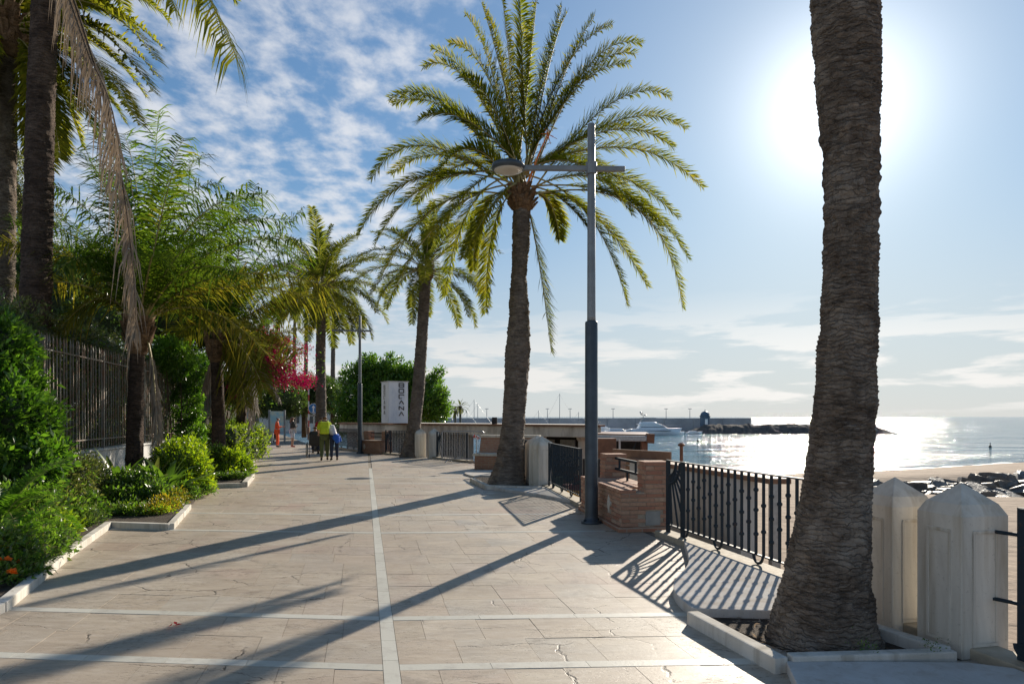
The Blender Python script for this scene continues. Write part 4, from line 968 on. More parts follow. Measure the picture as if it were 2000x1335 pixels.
# ---- lamp posts
def lamp_post(loc, rz, label, s=1.0, arm=1.29, head=True):
    r = thing('lamp_post', label, 'lamp post', (*loc,0), rz, 'T-shaped lamp posts')
    mb = MB(); mb.lathe([(.16,0),(.16,.03),(.11,.05),(.102,.12),(.098,3.10),(.090,3.12)], seg=20); mb.build('lower_pole', M['pole_dark'], r, True)
    for k in range(4):
        a = k*math.pi/2+.6; mb = MB(); mb.lathe([(.022,.028),(.022,.06),(.008,.075)], (.13*math.cos(a),.13*math.sin(a),0), 6); mb.build('bolt', M['iron'], r)
    mb = MB(); mb.lathe([(.068,3.10),(.066,3.2),(.058,6.16),(.05,6.18),(.01,6.19)], seg=18); mb.build('upper_pole', M['pole_light'], r, True)
    mb = MB(); mb.bar((-arm+.12,0,5.50),(.52,0,5.48),.07,.075); mb.build('cross_arm', M['pole_light'], r, bevel=.006)
    mb = MB(); mb.lathe([(.085,5.40),(.085,5.58)], seg=16); mb.build('clamp', M['pole_light'], r)
    if head:
        mb = MB(); mb.lathe([(.20,5.455),(.245,5.47),(.262,5.51),(.25,5.55),(.17,5.585),(.05,5.60)], (-arm,0,0), 28); hd = mb.build('lamp_head', M['pole_dark'], r, True)
        mb = MB(); mb.lathe([(.03,5.425),(.14,5.435),(.215,5.453),(.22,5.47)], (-arm,0,0), 28); mb.build('lens', M['lens'], hd, True)
    return r
lamp_post((G(1155,1021).x,G(1155,1021).y),0.0,'tall grey lamp post with round head on its cross arm beside the brick bench')
lp2 = lamp_post((G(703,885).x,G(703,885).y),R(4),'second lamp post, farther off, bare cross arm without a head', head=False, arm=1.35)
mb = MB(); mb.tube([(-1.2,0,5.52),(-.7,0,5.72),(-.05,0,6.12)],0.012,4); mb.build('stay_wire', M['iron'], lp2)

# ================================================================== RESTAURANT BELOW THE PROMENADE
rest = thing('beach_restaurant', 'low beach restaurant with flat concrete roof beyond the railings', 'building', (0,0,0))
def poly_at(pts, z0, z1, nm, mat, bev=0): 
    mb = MB(); mb.prism(pts, z0, z1); return mb.build(nm, M[mat], rest, bevel=bev)
fl, fr_ = Vector((-9.6,38.0)), Vector((3.55,27.2)); bl, br = Vector((-8.6,48.5)), Vector((4.3,37.0))
poly_at([tuple(fl),tuple(fr_),tuple(br),tuple(bl)], 0.80, 1.24, 'roof_slab', 'concrete', .02)
nn = Vector((fl.y-fr_.y, fr_.x-fl.x)).normalized()
poly_at([tuple(fl-nn*.12),tuple(fr_-nn*.12),tuple(fr_+nn*.30),tuple(fl+nn*.30)], 1.245, 1.32, 'roof_edge', 'coping', .01)
poly_at([tuple(fl+nn*.5),tuple(fl.lerp(fr_,.55)+nn*.5),tuple(fl.lerp(fr_,.55)+nn*.8),tuple(fl+nn*.8)], -1.6, 0.80, 'wall', 'whitewash')
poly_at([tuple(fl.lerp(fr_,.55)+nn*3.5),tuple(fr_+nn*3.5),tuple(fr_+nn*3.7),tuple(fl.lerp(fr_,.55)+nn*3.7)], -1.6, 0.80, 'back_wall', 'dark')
for f in (.62,.80,.93):
    c = fl.lerp(fr_,f)+nn*.5; mb = MB(); mb.lathe([(.22,-1.7),(.20,-1.5),(.20,.62),(.27,.72),(.27,.80)], (c.x,c.y,0), 16); mb.build('column', M['concrete'], rest)
for f0,f1 in ((.66,.72),(.74,.79),(.83,.88)):
    a, b = fl.lerp(fr_,f0)+nn*3.42, fl.lerp(fr_,f1)+nn*3.42; mb = MB(); mb.prism([tuple(a),tuple(b),tuple(b+nn*.06),tuple(a+nn*.06)], -.7,.55); mb.build('window', M['galv'], rest)
# terrace floor and its lean-to awning
poly_at([(-2.4,22.5),(5.6,17.0),(9.6,28.5),(3.8,31.5)], -1.75, -1.05, 'terrace_floor', 'wood')
aw = thing('awning', 'weathered flat awning on timber posts right of the lamp post, over the terrace', 'awning', (0,0,0))
mb = MB(); mb.add([W(1165,858,24)+Vector((0,0,0)),W(1273,860,24),W(1276,846,25.5),W(1270,843,30),W(1160,842,30),W(1160,843,25.5)],[(0,1,2,3,4,5)])
q = [W(1160,846,24.5),W(1272,848,24.5),W(1262,843,30),W(1160,842,30)]
mb = MB(); mb.add([tuple(p) for p in q]+[tuple(p-Vector((0,0,.07))) for p in q],[(0,1,2,3),(7,6,5,4),(0,4,5,1),(1,5,6,2),(2,6,7,3),(3,7,4,0)]); mb.build('roof_board', M['wood'], aw)
mb = MB(); mb.bar(W(1166,855,24.3),W(1262,856,24.3),.22,.20); mb.build('front_gutter', M['galv'], aw, bevel=.02)
mb = MB(); mb.bar(W(1262,855,24.3),W(1277,856,24.3),.24,.34); mb.build('beam_end', M['wood'], aw)
for px in (1258,1168):
    a = W(px,862,24.5); mb = MB(); mb.bar((a.x,a.y,-1.05),(a.x,a.y,a.z+.05),.22,.22); mb.build('post', M['wood'], aw)
mb = MB(); a = W(1225,905,24.6); b = W(1243,862,24.6); mb.bar(a,b,.05,.05); mb.build('brace', M['iron'], aw)
# wooden bar cabinet under the awning with white frame rail
cab = thing('bar_cabinet', 'dark varnished wooden bar cabinet under the awning behind the lamp post', 'cabinet', W(1188,0,23.5).xy.to_3d()+Vector((0,0,-1.05)))
mb = MB(); mb.box((-.42,0,0),(.28,.6,1.95)); mb.build('body', M['wood'], cab, bevel=.02)
mb = MB(); mb.box((-.5,-.04,.75),(.45,.02,.80)); mb.build('counter_edge', M['white'], cab)
mb = MB(); mb.box((.36,-.03,.75),(.42,.03,1.9)); mb.build('frame_post', M['white'], cab)
# furniture on the terrace
def chair(loc, rz, mat, label):
    r = thing('terrace_chair', label, 'chair', (*loc,-1.05), rz, 'terrace chairs below the railing')
    mb = MB(); mb.box((-.22,-.22,.43),(.22,.22,.48)); mb.build('seat', M[mat], r, bevel=.01)
    mb = MB(); mb.box((-.22,.19,.50),(.22,.23,.92)); mb.build('backrest', M[mat], r, bevel=.01)
    for sx in (-1,1):
        for sy in (-1,1):
            mb = MB(); mb.bar((sx*.2,sy*.2,0),(sx*.2,sy*.2,.93 if sy > 0 else .43),.035,.035); mb.build('leg', M[mat], r)
def table(loc, mat, label):
    r = thing('terrace_table', label, 'table', (*loc,-1.05), .3, 'terrace tables below the railing')
    mb = MB(); mb.box((-.45,-.45,.71),(.45,.45,.75)); mb.build('tabletop', M[mat], r, bevel=.01)
    mb = MB(); mb.lathe([(.28,0),(.26,.03),(.04,.06),(.04,.71)], seg=12); mb.build('pedestal', M['iron'], r)
for i,(x,y,mt,lab) in enumerate([(1.55,18.2,'maroon','maroon terrace chair nearest the railing, left end'),(2.25,19.0,'yellow','yellow terrace chair in the middle of the terrace'),(2.9,17.9,'maroon','maroon terrace chair behind the lamp post'),(2.05,20.7,'maroon','maroon terrace chair at the back of the terrace'),(3.2,20.6,'wood','wooden terrace chair at the back of the terrace'),(1.65,16.6,'yellow','yellow terrace chair close below the railing'),(2.5,16.6,'maroon','maroon terrace chair close below the railing'),(1.2,20.2,'green_paint','green terrace chair seen between the marble posts and railing'),(3.6,18.9,'maroon','maroon terrace chair at the right end of the terrace')]):
    chair((x,y), rnd.uniform(-3,3), mt, lab)
for x,y,lab in ((2.0,19.5,'maroon clothed terrace table, leftmost of three'),(2.3,17.6,'maroon clothed terrace table nearest the railing'),(3.0,19.6,'maroon clothed terrace table, rightmost of three')): table((x,y),'maroon',lab)
# canvas windbreak panels
for i,(px,py,mt,lab) in enumerate(((1155,900,'dark','black canvas wind screen on the terrace behind the lamp post'),)):
    a = W(px,py,19.5); mb = MB(); mb.box((a.x-.25,a.y,-1.05),(a.x+.9,a.y+.05,.45)); tag(mb.build('wind_screen', M[mt]), lab, 'screen')

# ---- white parapet with brown coping below the near railing
pz = thing('parapet', 'white parapet wall with brown coping seen through the near railing', 'wall')
ax_ = lambda y: fence_x(y)+1.3
mb = MB(); mb.prism([(ax_(14.5),14.5),(ax_(9.87),9.87),(ax_(9.87)+.22,9.87),(ax_(14.5)+.22,14.5)], -1.7, 0.74); mb.build('wall', M['whitewash'], pz)
mb = MB(); mb.prism([(ax_(14.5)-.04,14.5),(ax_(9.15)-.04,9.15),(ax_(9.15)+.27,9.15),(ax_(14.5)+.27,14.5)], 0.745, 0.82); mb.build('coping', M['coping'], pz, bevel=.01)
mb = MB(); mb.box((ax_(9.2)+.02,9.16,-1.6),(ax_(9.2)+.14,9.28,.745)); mb.build('end_post', M['galv'], pz)
# timber boardwalk hut wall behind the bench
hut = thing('timber_screen', 'weathered pinkish timber screen behind the brick bench', 'screen')
for i in range(7):
    a = W(1216,903,14.2); b = W(1300,908,13.0); z0 = -1.3+i*.33
    mb = MB(); mb.bar((a.x-.2,a.y,z0+.15),(b.x+.1,b.y,z0+.15),.04,.30); mb.build('board', M['coping'], hut)

# beach shower post
a = W(1331,868,22); bp = thing('beach_post', 'thin wooden post with a small top standing on the beach beyond the railing', 'post', (a.x,a.y,-1.35))
mb = MB(); mb.lathe([(.06,0),(.055,2.05)], seg=8); mb.build('pole', M['wood'], bp)
mb = MB(); mb.lathe([(.10,2.05),(.12,2.10),(.05,2.16)], seg=8); mb.build('cap', M['wood'], bp)

# ---- box sign on the roof
t = NT('sign_box_paint'); c = t.mix(t.rng(t.noise(1.8,7,0.65,sc=(1,1,0.35)), 0.48, 0.66, 0, 0.75), (0.86,0.88,0.92), (0.55,0.61,0.72)); M['signbox'] = t.fin(c, 0.6)
bs = thing('box_sign', 'white box sign on the roof with dark letters reading BOCANA downwards', 'sign', (-5.75,33.9,1.32), R(30))
mb = MB(); mb.box((-.42,-.05,0),(.60,1.0,2.05)); mb.build('body', M['signbox'], bs, bevel=.015)
mb = MB(); mb.box((-.45,-.08,2.05),(.63,1.03,2.09)); mb.build('lid', M['white'], bs)
LET = {'B':[(0,0,0,1),(1,0,1,1),(0,0,1,0),(0,.5,1,.5),(0,1,1,1)],'O':[(0,0,0,1),(1,0,1,1),(0,0,1,0),(0,1,1,1)],'C':[(0,0,0,1),(0,1,1,1),(0,0,.6,0),(1,.75,1,1)],'A':[(0,0,.5,1),(.5,1,1,0)],'N':[(0,0,0,1),(0,1,1,0),(1,0,1,1)]}
def letters(x, z, word, w, h, step, face, mat, par):
    for ch in word:
        mb = MB()
        for (x0,y0,x1,y1) in LET[ch]:
            if face == 'front': mb.bar((x+x0*w,-.056,z+y0*h),(x+x1*w,-.056,z+y1*h),.04,.04)
            else: mb.bar((-.426,1.0-(x+x0*w),z+y0*h),(-.426,1.0-(x+x1*w),z+y1*h),.03,.03)
        mb.build('letter', mat, par); z -= step
M['ink'] = plain('dark_lettering', (0.06,0.06,0.065), .6, .1); M['ink_pale'] = plain('faded_lettering', (0.30,0.29,0.28), .7, .2)
letters(.13, 1.80, 'BOCANA', .24, .185, .285, 'front', M['ink'], bs)
letters(.40, 1.70, 'BOCANA', .16, .19, .25, 'side', M['ink_pale'], bs)
# small black things on the roof edge
p = W(966,826,31); o = MB(); o.box((p.x-.12,p.y-.1,1.24),(p.x+.12,p.y+.1,1.62)); tag(o.build('roof_lamp', M['dark'], bevel=.03), 'small black floodlight box on the restaurant roof', 'floodlight')
# crowd barrier by the far railing with red and white tape
cb = thing('crowd_barrier', 'galvanised crowd barrier standing before the far railing', 'barrier', (-2.55,24.9,0), R(-20))
mb = MB(); mb.tube([(0,0,.12),(0,0,1.08),(.05,0,1.12),(1.6,0,1.12),(1.65,0,1.08),(1.65,0,.12),(0,0,.12)],.02,6); mb.build('frame', M['galv'], cb)
for i in range(15): mb = MB(); mb.tube([(.1+i*.104,0,.14),(.1+i*.104,0,1.1)],.009,5); mb.build('bar', M['galv'], cb)
for x in (.25,1.4): mb = MB(); mb.tube([(x,-.28,0),(x,0,.10),(x,.28,0)],.018,5); mb.build('foot', M['galv'], cb)
tape = thing('barrier_tape', 'twist of red and white barrier tape on a thin cane by the bench', 'tape', (-1.1,21.2,.5))
mb = MB(); mb.tube([(0,0,0),(.02,0,.55)],.012,5); mb.build('cane', M['white'], tape)
M['tape_red'] = plain('red_tape', (.55,.06,.06), .5); 
for i in range(7):
    mb = MB(); a = i*.9; mb.bar((-.12+.03*i,.04*math.sin(a),.50+.05*math.cos(i*1.7)),(-.09+.035*i,.05*math.cos(a),.60-.02*i),.012,.05); mb.build('strip', M['tape_red' if i%2 else 'white'], tape)
# ================================================================== PLANTING
def leaf_mesh(name, P, D, size, rs, aspect=0.42, fold=0.25, sizevar=0.35, droop=0.0):
    """one small folded leaf per point P, pointing along D"""
    n = len(P); D = D/(np.linalg.norm(D,axis=1)[:,None]+1e-9)
    up = rs.normal(0,1,(n,3)); up[:,2] += 1.2; Wd = np.cross(D,up); Wd /= (np.linalg.norm(Wd,axis=1)[:,None]+1e-9); Nn = np.cross(Wd,D)
    L = size*rs.uniform(1-sizevar,1+sizevar,n); w = L*aspect*0.5
    tip = P + D*L[:,None] - np.array([0,0,1.0])*(droop*L)[:,None] ; mid = P + D*(L*0.45)[:,None]
    lf = mid + Wd*w[:,None] + Nn*(w*fold)[:,None]; rt = mid - Wd*w[:,None] + Nn*(w*fold)[:,None]
    V = np.stack([P,lf,tip,rt],1).reshape(-1,3); b = np.arange(n)*4
    lp = np.stack([b,b+1,b+2,b,b+2,b+3],1).ravel()
    return np_mesh(name, V, np.full(2*n,3), lp)
def sprigs(rs, blobs, n, per, spread=0.75, inner=0.75, lift=0.35, tiplen=0.04):
    """clusters of leaves over lumpy blobs: returns leaf points and directions"""
    vol = np.array([b[1][0]*b[1][1]+b[1][1]*b[1][2]+b[1][0]*b[1][2] for b in blobs]); pk = rs.choice(len(blobs), n, p=vol/vol.sum())
    C = np.array([b[0] for b in blobs],float)[pk]; Rr = np.array([b[1] for b in blobs],float)[pk]
    d = rs.normal(0,1,(n,3)); d /= np.linalg.norm(d,axis=1)[:,None]
    lump = 1+0.22*np.sin(d[:,0]*7+pk*1.3)*np.sin(d[:,1]*6+pk)*np.cos(d[:,2]*7)
    f = (inner+(1-inner)*rs.uniform(0,1,n)**0.5)*lump*rs.normal(1,0.09,n)
    Pc = C + d*Rr*f[:,None]
    od = d/Rr; od /= np.linalg.norm(od,axis=1)[:,None]; od[:,2] += lift
    P = np.repeat(Pc,per,0); O = np.repeat(od,per,0); k = len(P)
    Dn = O + rs.normal(0,spread,(k,3)); P = P + rs.normal(0,tiplen,(k,3))
    return P, Dn
def shrub(name, label, cat, base, blobs, mat, n, per, size, seed, group=None, aspect=.42, extra=None, core=None, spread=.75, stems=5, inner=.72, droop=0.0, partname='foliage'):
    """plant: leaves through the volume, stems, and an added dark core that blocks light"""
    rs = np.random.RandomState(seed); base = Vector(base); r = thing(name, label, cat, base, group=group)
    bl = [((Vector(c)-base),rad) for c,rad in blobs]
    P,D = sprigs(rs, bl, n, per, spread, inner)
    keep = P[:,2] > -base.z*0+0.01; P,D = P[keep],D[keep]
    sel = rs.uniform(0,1,len(P)) < 0.80
    link(partname, leaf_mesh(partname,P[sel],D[sel],size,rs,aspect,sizevar=.5,droop=droop), M[mat], r)
    link('older_leaves', leaf_mesh('older_leaves',P[~sel],D[~sel],size*.9,rs,aspect,sizevar=.5,droop=.3), M[{'leaf_bright':'leaf_mid','leaf_mid':'leaf_olive','leaf_dark':'leaf_olive','leaf_olive':'leaf_mid','leaf_lime':'leaf_mid','leaf_yellow':'leaf_mid'}.get(mat,mat)], r)
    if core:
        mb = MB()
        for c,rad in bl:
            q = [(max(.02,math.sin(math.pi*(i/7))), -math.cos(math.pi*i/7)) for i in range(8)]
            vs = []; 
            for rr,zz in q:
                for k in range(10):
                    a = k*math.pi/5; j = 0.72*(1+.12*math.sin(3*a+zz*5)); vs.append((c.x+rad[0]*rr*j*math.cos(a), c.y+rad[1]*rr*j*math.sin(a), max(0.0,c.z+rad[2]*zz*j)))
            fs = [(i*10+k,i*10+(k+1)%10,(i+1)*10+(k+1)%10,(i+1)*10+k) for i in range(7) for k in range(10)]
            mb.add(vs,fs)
        o = mb.build('shade_core', M[core], r)  # added dark lumps, block light and give the plant a shaded inside
    c0 = bl[0][0]
    for k in range(stems):
        b = bl[k%len(bl)][0]; mb = MB(); a = k*2.4; mb.tube([(b.x*.3+.05*math.cos(a),b.y*.3+.05*math.sin(a),0),(b.x*.7+.1*math.cos(a),b.y*.7+.1*math.sin(a),max(.1,b.z*.6)),(b.x+.1*math.cos(a*1.7),b.y+.1*math.sin(a*1.7),b.z+.3*bl[k%len(bl)][1][2])],[.022,.016,.007],5); mb.build('stem', M['twig'], r)
    return r
def blobs_px(items):
    """(px,py,Z,rx,ry,rz) -> blobs in the world"""
    return [(W(px,py,Z),(rx,ry,rz)) for px,py,Z,rx,ry,rz in items]

# ---- iron fence on a low white wall
def lfx(y): return -9.06-0.222*(y-16)
gw = thing('garden_wall', 'low whitewashed wall under the old iron fence', 'wall')
mb = MB(); a,b = (lfx(5),5.0),(lfx(34),34.0); mb.prism([a,b,(b[0]-.3,b[1]),(a[0]-.3,a[1])], 0.0, 0.92); mb.build('wall', M['whitewash'], gw)
mb = MB(); mb.prism([(a[0]+.04,a[1]),(b[0]+.04,b[1]),(b[0]-.34,b[1]),(a[0]-.34,a[1])], 0.925, 0.97); mb.build('coping', M['whitewash'], gw, bevel=.01)
fen = thing('iron_fence', 'tall rusty iron fence with spiked bars along the garden on the left', 'fence', (lfx(6.5)-.15,6.5,0), math.atan2(1,-0.222))
LF = 27.0*math.hypot(1,.222)
for nm,z in (('bottom_rail',1.17),('top_rail',2.86)):
    mb = MB(); mb.box((0,-.022,z-.012),(LF,.022,z+.012)); mb.build(nm, M['fence_iron'], fen)
mb = MB(); mb.box((-.010,-.010,.99),(.010,.010,3.02)); mb.lathe([(.012,2.98),(.020,3.02),(.014,3.07),(.002,3.16)], seg=5); barm = mb.mesh('bar'); barm.materials.append(M['fence_iron'])
n = int(LF/.15)
for i in range(n):
    o = link('bar', barm, None, fen); o.location = (i*.15+.07,0,0); o.rotation_euler = (rnd.uniform(-.006,.006),rnd.uniform(-.008,.008),0)
for i in range(10):
    mb = MB(); mb.box((i*2.9-.03,-.03,.97),(i*2.9+.03,.03,3.1)); mb.build('post', M['fence_iron'], fen)

# ---- hedge behind the fence, in four lengths
for k,(y0,y1,h,mt) in enumerate(((7.5,12.0,3.4,'leaf_mid'),(12.0,17.5,3.6,'leaf_olive'),(17.5,24.0,3.4,'leaf_dark'),(24.0,33.0,3.4,'leaf_mid'))):
    bl = []; y = y0
    while y < y1:
        for z in (1.2,2.1,2.75): bl.append(((lfx(y)-.95+rnd.uniform(-.1,.1),y+rnd.uniform(-.2,.2),z*h/3.1),(.62,.75,.62)))
        y += .85
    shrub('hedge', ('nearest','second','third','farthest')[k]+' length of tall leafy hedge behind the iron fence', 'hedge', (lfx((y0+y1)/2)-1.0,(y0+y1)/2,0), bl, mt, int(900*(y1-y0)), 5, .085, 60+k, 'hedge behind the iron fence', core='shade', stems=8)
# ---- shrubs in front of the fence
big = shrub('shrub', 'big glossy green shrub climbing over the fence at the left edge', 'shrub', (-7.6,10.0,.06),
  blobs_px([(-5,690,10.2,.42,.4,.50),(20,760,10.2,.45,.4,.55),(45,835,10.0,.46,.45,.5),(0,820,9.6,.5,.4,.6),(75,890,9.8,.36,.36,.36),(0,920,9.4,.45,.45,.5),(28,690,10.6,.30,.3,.30),(-50,780,9.8,.6,.5,.9),(45,930,9.5,.42,.4,.40)]), 'leaf_bright', 4200, 6, .115, 71, 'shrubs in the long bed', aspect=.36, core='shade', stems=7)
shrub('shrub', 'dark small-leaved shrub below the big glossy one', 'shrub', (-6.9,10.4,.06), blobs_px([(95,960,10.2,.42,.4,.36),(60,985,9.7,.40,.4,.30),(125,930,10.6,.40,.4,.40),(110,1000,9.9,.35,.3,.25)]), 'leaf_olive', 2600, 6, .055, 72, 'shrubs in the long bed', core='shade')
shrub('shrub', 'small dark-leaved bush against the white wall left of the nearer feather palm', 'shrub', (-7.3,12.2,.06), blobs_px([(178,940,12.2,.32,.3,.38),(165,985,11.8,.3,.3,.28),(200,975,12.0,.28,.3,.30)]), 'leaf_olive', 1500, 6, .055, 73, 'shrubs in the long bed', core=None)
shrub('shrub', 'bright lime green bush right of the nearer feather palm', 'shrub', (-7.0,14.0,.06), blobs_px([(350,905,14.2,.50,.45,.42),(335,945,13.8,.48,.4,.32),(378,935,14.2,.35,.35,.38),(365,885,14.8,.36,.36,.30),(390,955,15.0,.28,.3,.25)]), 'leaf_lime', 3000, 6, .075, 74, 'shrubs in the long bed', core='shade')
shrub('shrub', 'green bush at the corner below the lime green one', 'shrub', (-6.55,12.8,.06), blobs_px([(385,968,14.0,.30,.35,.20),(350,968,13.2,.3,.3,.2)]), 'leaf_mid', 900, 6, .07, 75, 'shrubs in the long bed')
shrub('shrub', 'mid green bush in front of the nearer feather palm trunk', 'shrub', (-6.9,12.0,.06), blobs_px([(262,960,12.2,.42,.4,.33),(240,980,11.8,.36,.35,.26),(295,975,12.0,.32,.3,.25)]), 'leaf_mid', 1900, 6, .075, 76, 'shrubs in the long bed', core='shade')
shrub('flower_bush', 'low yellow-leaved plant at the kerb corner', 'plant', (-5.75,11.2,.06), blobs_px([(318,990,11.6,.24,.22,.16),(300,1000,11.2,.22,.2,.13),(340,975,12.2,.2,.2,.16)]), 'leaf_yellow', 700, 6, .045, 77, stems=3)
shrub('ground_plant', 'low dull green ground cover behind the short kerb', 'plant', (-6.2,11.2,.06), blobs_px([(245,1002,11.2,.5,.25,.13),(270,1006,11.1,.35,.2,.10)]), 'leaf_mid', 900, 6, .05, 78, stems=2)
shrub('shrub', 'bright green low bush beside the long kerb, yellowing at its tips', 'shrub', (-6.35,9.5,.06), blobs_px([(90,1045,9.2,.36,.34,.28),(115,1040,9.6,.26,.26,.24),(60,1060,8.8,.3,.3,.24)]), 'leaf_lime', 1500, 6, .075, 79, 'shrubs in the long bed', core=None)
shrub('shrub', 'grey-green fine-leaved bush at the kerb just past the flowers', 'shrub', (-6.15,10.0,.06), blobs_px([(152,1035,9.9,.28,.3,.26),(170,1025,10.3,.24,.25,.22)]), 'leaf_dark', 1500, 5, .05, 80, 'shrubs in the long bed')
shrub('shrub', 'leafy bush filling the gap between big shrub and flower bed', 'shrub', (-6.6,9.0,.06), blobs_px([(20,1010,8.6,.45,.4,.36),(60,1015,9.2,.42,.4,.34),(110,1010,9.8,.38,.35,.30),(150,1000,10.6,.38,.35,.30)]), 'leaf_mid', 2600, 6, .075, 81, 'shrubs in the long bed', core='shade')
shrub('ground_plant', 'low green fringe right behind the short kerb', 'plant', (-5.95,11.0,.06), blobs_px([(232,1006,11.25,.22,.16,.13),(262,1008,11.15,.22,.15,.12),(292,1009,11.1,.2,.14,.11),(318,1006,11.2,.18,.14,.11)]), 'leaf_lime', 800, 6, .05, 178, stems=2)
shrub('ground_plant', 'low green fringe along the kerb under the second feather palm', 'plant', (-7.35,17.3,.06), blobs_px([(425,936,17.3,.28,.2,.14),(450,936,17.3,.28,.2,.15),(472,934,17.5,.22,.2,.14)]), 'leaf_mid', 800, 6, .06, 179, stems=2)
# marigold bed
fb = shrub('flower_bush', 'orange flowering bush at the lower left corner', 'plant', (-5.3,7.4,.06), blobs_px([(10,1085,7.0,.34,.3,.22),(50,1075,7.6,.36,.3,.24),(25,1110,6.8,.28,.26,.18),(80,1060,8.2,.3,.3,.22),(-30,1080,6.8,.4,.3,.28),(0,1130,6.5,.2,.2,.13)]), 'leaf_mid', 2400, 6, .06, 82)
for i,(px,py,Z) in enumerate([(3,1094,6.5),(15,1093,6.5),(36,1098,6.7),(52,1078,7.2),(27,1120,6.4),(54,1060,7.6),(8,1055,7.3),(70,1040,8.0),(45,1036,8.2),(22,1117,6.35),(90,1052,8.0),(14,1072,7.0)]):
    p = W(px,py,Z); rs = np.random.RandomState(900+i); q = rs.normal(0,1,(16,3)); q[:,2] = abs(q[:,2]); P = np.tile(np.array(p-Vector((-5.3,7.4,.06))),(16,1)); me = leaf_mesh('flower',P,q,.042,rs,.8); link('flower', me, M['orange'], fb)
# fern-like cycads at the left edge
cyl = [frond_mesh('leaf', arc(e0,e1,1.0,14,1.2), (M['leaf_bright'],M['rachis']), nl=46, ll=.20, lw=.022, start=.12, vang=22, fwd=55, droop=.1, seed=500+int(e0), r0=.008) for e0,e1 in ((75,20),(55,-10),(35,-40),(15,-55))]
for i,(px,py,Z,s_,lab) in enumerate(((5,965,8.0,1.0,'bright fern-leaved cycad at the left edge, upper one'),(15,1025,7.4,.75,'bright fern-leaved cycad at the left edge, lower one'))):
    p = W(px,py,Z); r = thing('cycad', lab, 'plant', (p.x,p.y,.06), group='cycads at the left edge'); 
    mb = MB(); mb.lathe([(.10,0),(.12,.2),(.10,max(.25,p.z-.4)),(.03,p.z-.3)], seg=10); mb.build('trunk', M['twig'], r)
    for k in range(26):
        o = link('leaf', cyl[k%4], None, r); o.location = (0,0,p.z-.4); o.rotation_euler = (0,rnd.uniform(-.1,.1),k*2.399); o.scale = (s_*rnd.uniform(.85,1.1),)*3
# strap-leaved clump round the feather palm
def strap_plant(loc, n, L, mat, label, seed, name='strap_plant', w=.055):
    rs = random.Random(seed); r = thing(name, label, 'plant', loc, group='strap-leaved plants')
    for k in range(n):
        a = k*2.399+rs.uniform(-.3,.3); e = rs.uniform(35,82); l = L*rs.uniform(.7,1.15); ax = arc(e, e-rs.uniform(30,85), l, 7, 1.3); mb = MB(); vs = []; 
        for i,p in enumerate(ax):
            ww = w*(math.sin(math.pi*min(.96,(i+.9)/7.0))**.7); vs += [(p[0],-ww,p[2]+.3*ww),(p[0],0,p[2]),(p[0],ww,p[2]+.3*ww)]
        fs = [(i*3+j,i*3+j+1,i*3+j+4,i*3+j+3) for i in range(6) for j in (0,1)]
        o = mb.add(vs,fs).build('leaf', M[mat], r, True); o.rotation_euler = (0,0,a)
strap_plant((W(232,930,12.9).x,12.9,.06), 26, 1.0, 'leaf_mid', 'spiky strap-leaved clump left of the nearer feather palm trunk', 1)
strap_plant((W(325,940,12.9).x,12.9,.06), 30, 1.05, 'leaf_mid', 'broad strap-leaved clump right of the nearer feather palm trunk', 2, w=.075)
strap_plant((W(300,950,13.4).x,13.4,.06), 20, .9, 'leaf_olive', 'olive strap-leaved clump behind the nearer feather palm', 3)
# climber on the fence
shrub('climbing_vine', 'bright green vine hanging over the iron fence between the feather palms', 'vine', (lfx(20.5)+.1,20.5,.06), blobs_px([(345,700,19.5,.55,.35,.5),(375,730,20.3,.55,.35,.5),(365,790,20.2,.42,.3,.55),(372,850,20.2,.40,.3,.5),(330,690,18.9,.5,.35,.4),(400,720,21.5,.5,.35,.45)]), 'leaf_bright', 2600, 6, .10, 83, core=None, stems=6)
# bed under the second feather palm
shrub('shrub', 'rounded light green bush at the foot of the second feather palm, right side', 'shrub', (-8.05,18.1,.06), blobs_px([(452,905,18.2,.42,.4,.36),(470,915,18.4,.32,.3,.3),(438,925,17.8,.34,.3,.22)]), 'leaf_lime', 1700, 6, .07, 84, 'shrubs in the far bed', core='shade')
shrub('shrub', 'darker green bush at the foot of the second feather palm, left side', 'shrub', (-8.3,18.0,.06), blobs_px([(418,900,18.2,.34,.4,.38),(412,925,17.8,.3,.3,.25)]), 'leaf_mid', 1300, 6, .07, 85, 'shrubs in the far bed', core='shade')
shrub('clipped_hedge', 'clipped hedge with yellow tips beyond the second feather palm', 'hedge', (-9.3,24.0,.06), [((x,y,z),(.42,.5,.42)) for x in (-10.2,-9.75,-9.3) for y in (22.6,23.4,24.2,25.0) for z in (.45,.95)], 'leaf_lime', 3600, 6, .065, 86, core='shade', spread=.9)
shrub('clipped_hedge', 'darker clipped hedge running on behind the yellow-tipped one', 'hedge', (-11.6,29.0,.06), [((-8.9-.37*(y-22)-.1,y,z),(.45,.55,.45)) for y in (26,26.9,27.8,28.7,29.6,30.5,31.4) for z in (.5,1.1)], 'leaf_mid', 3000, 6, .075, 87, core='shade')
p = G(491,893); fh = thing('red_hydrant', 'small red hydrant half hidden in the clipped hedge', 'hydrant', p)
M['redpaint'] = plain('red_paint', (.42,.03,.025), .45)
mb = MB(); mb.lathe([(.12,0),(.12,.06),(.085,.08),(.085,.42),(.11,.44),(.11,.48),(.08,.56),(.02,.60)], seg=14); mb.build('barrel', M['redpaint'], fh, True)
mb = MB(); mb.tube([(-.15,0,.34),(.15,0,.34)],.045,8); mb.build('outlet', M['redpaint'], fh)

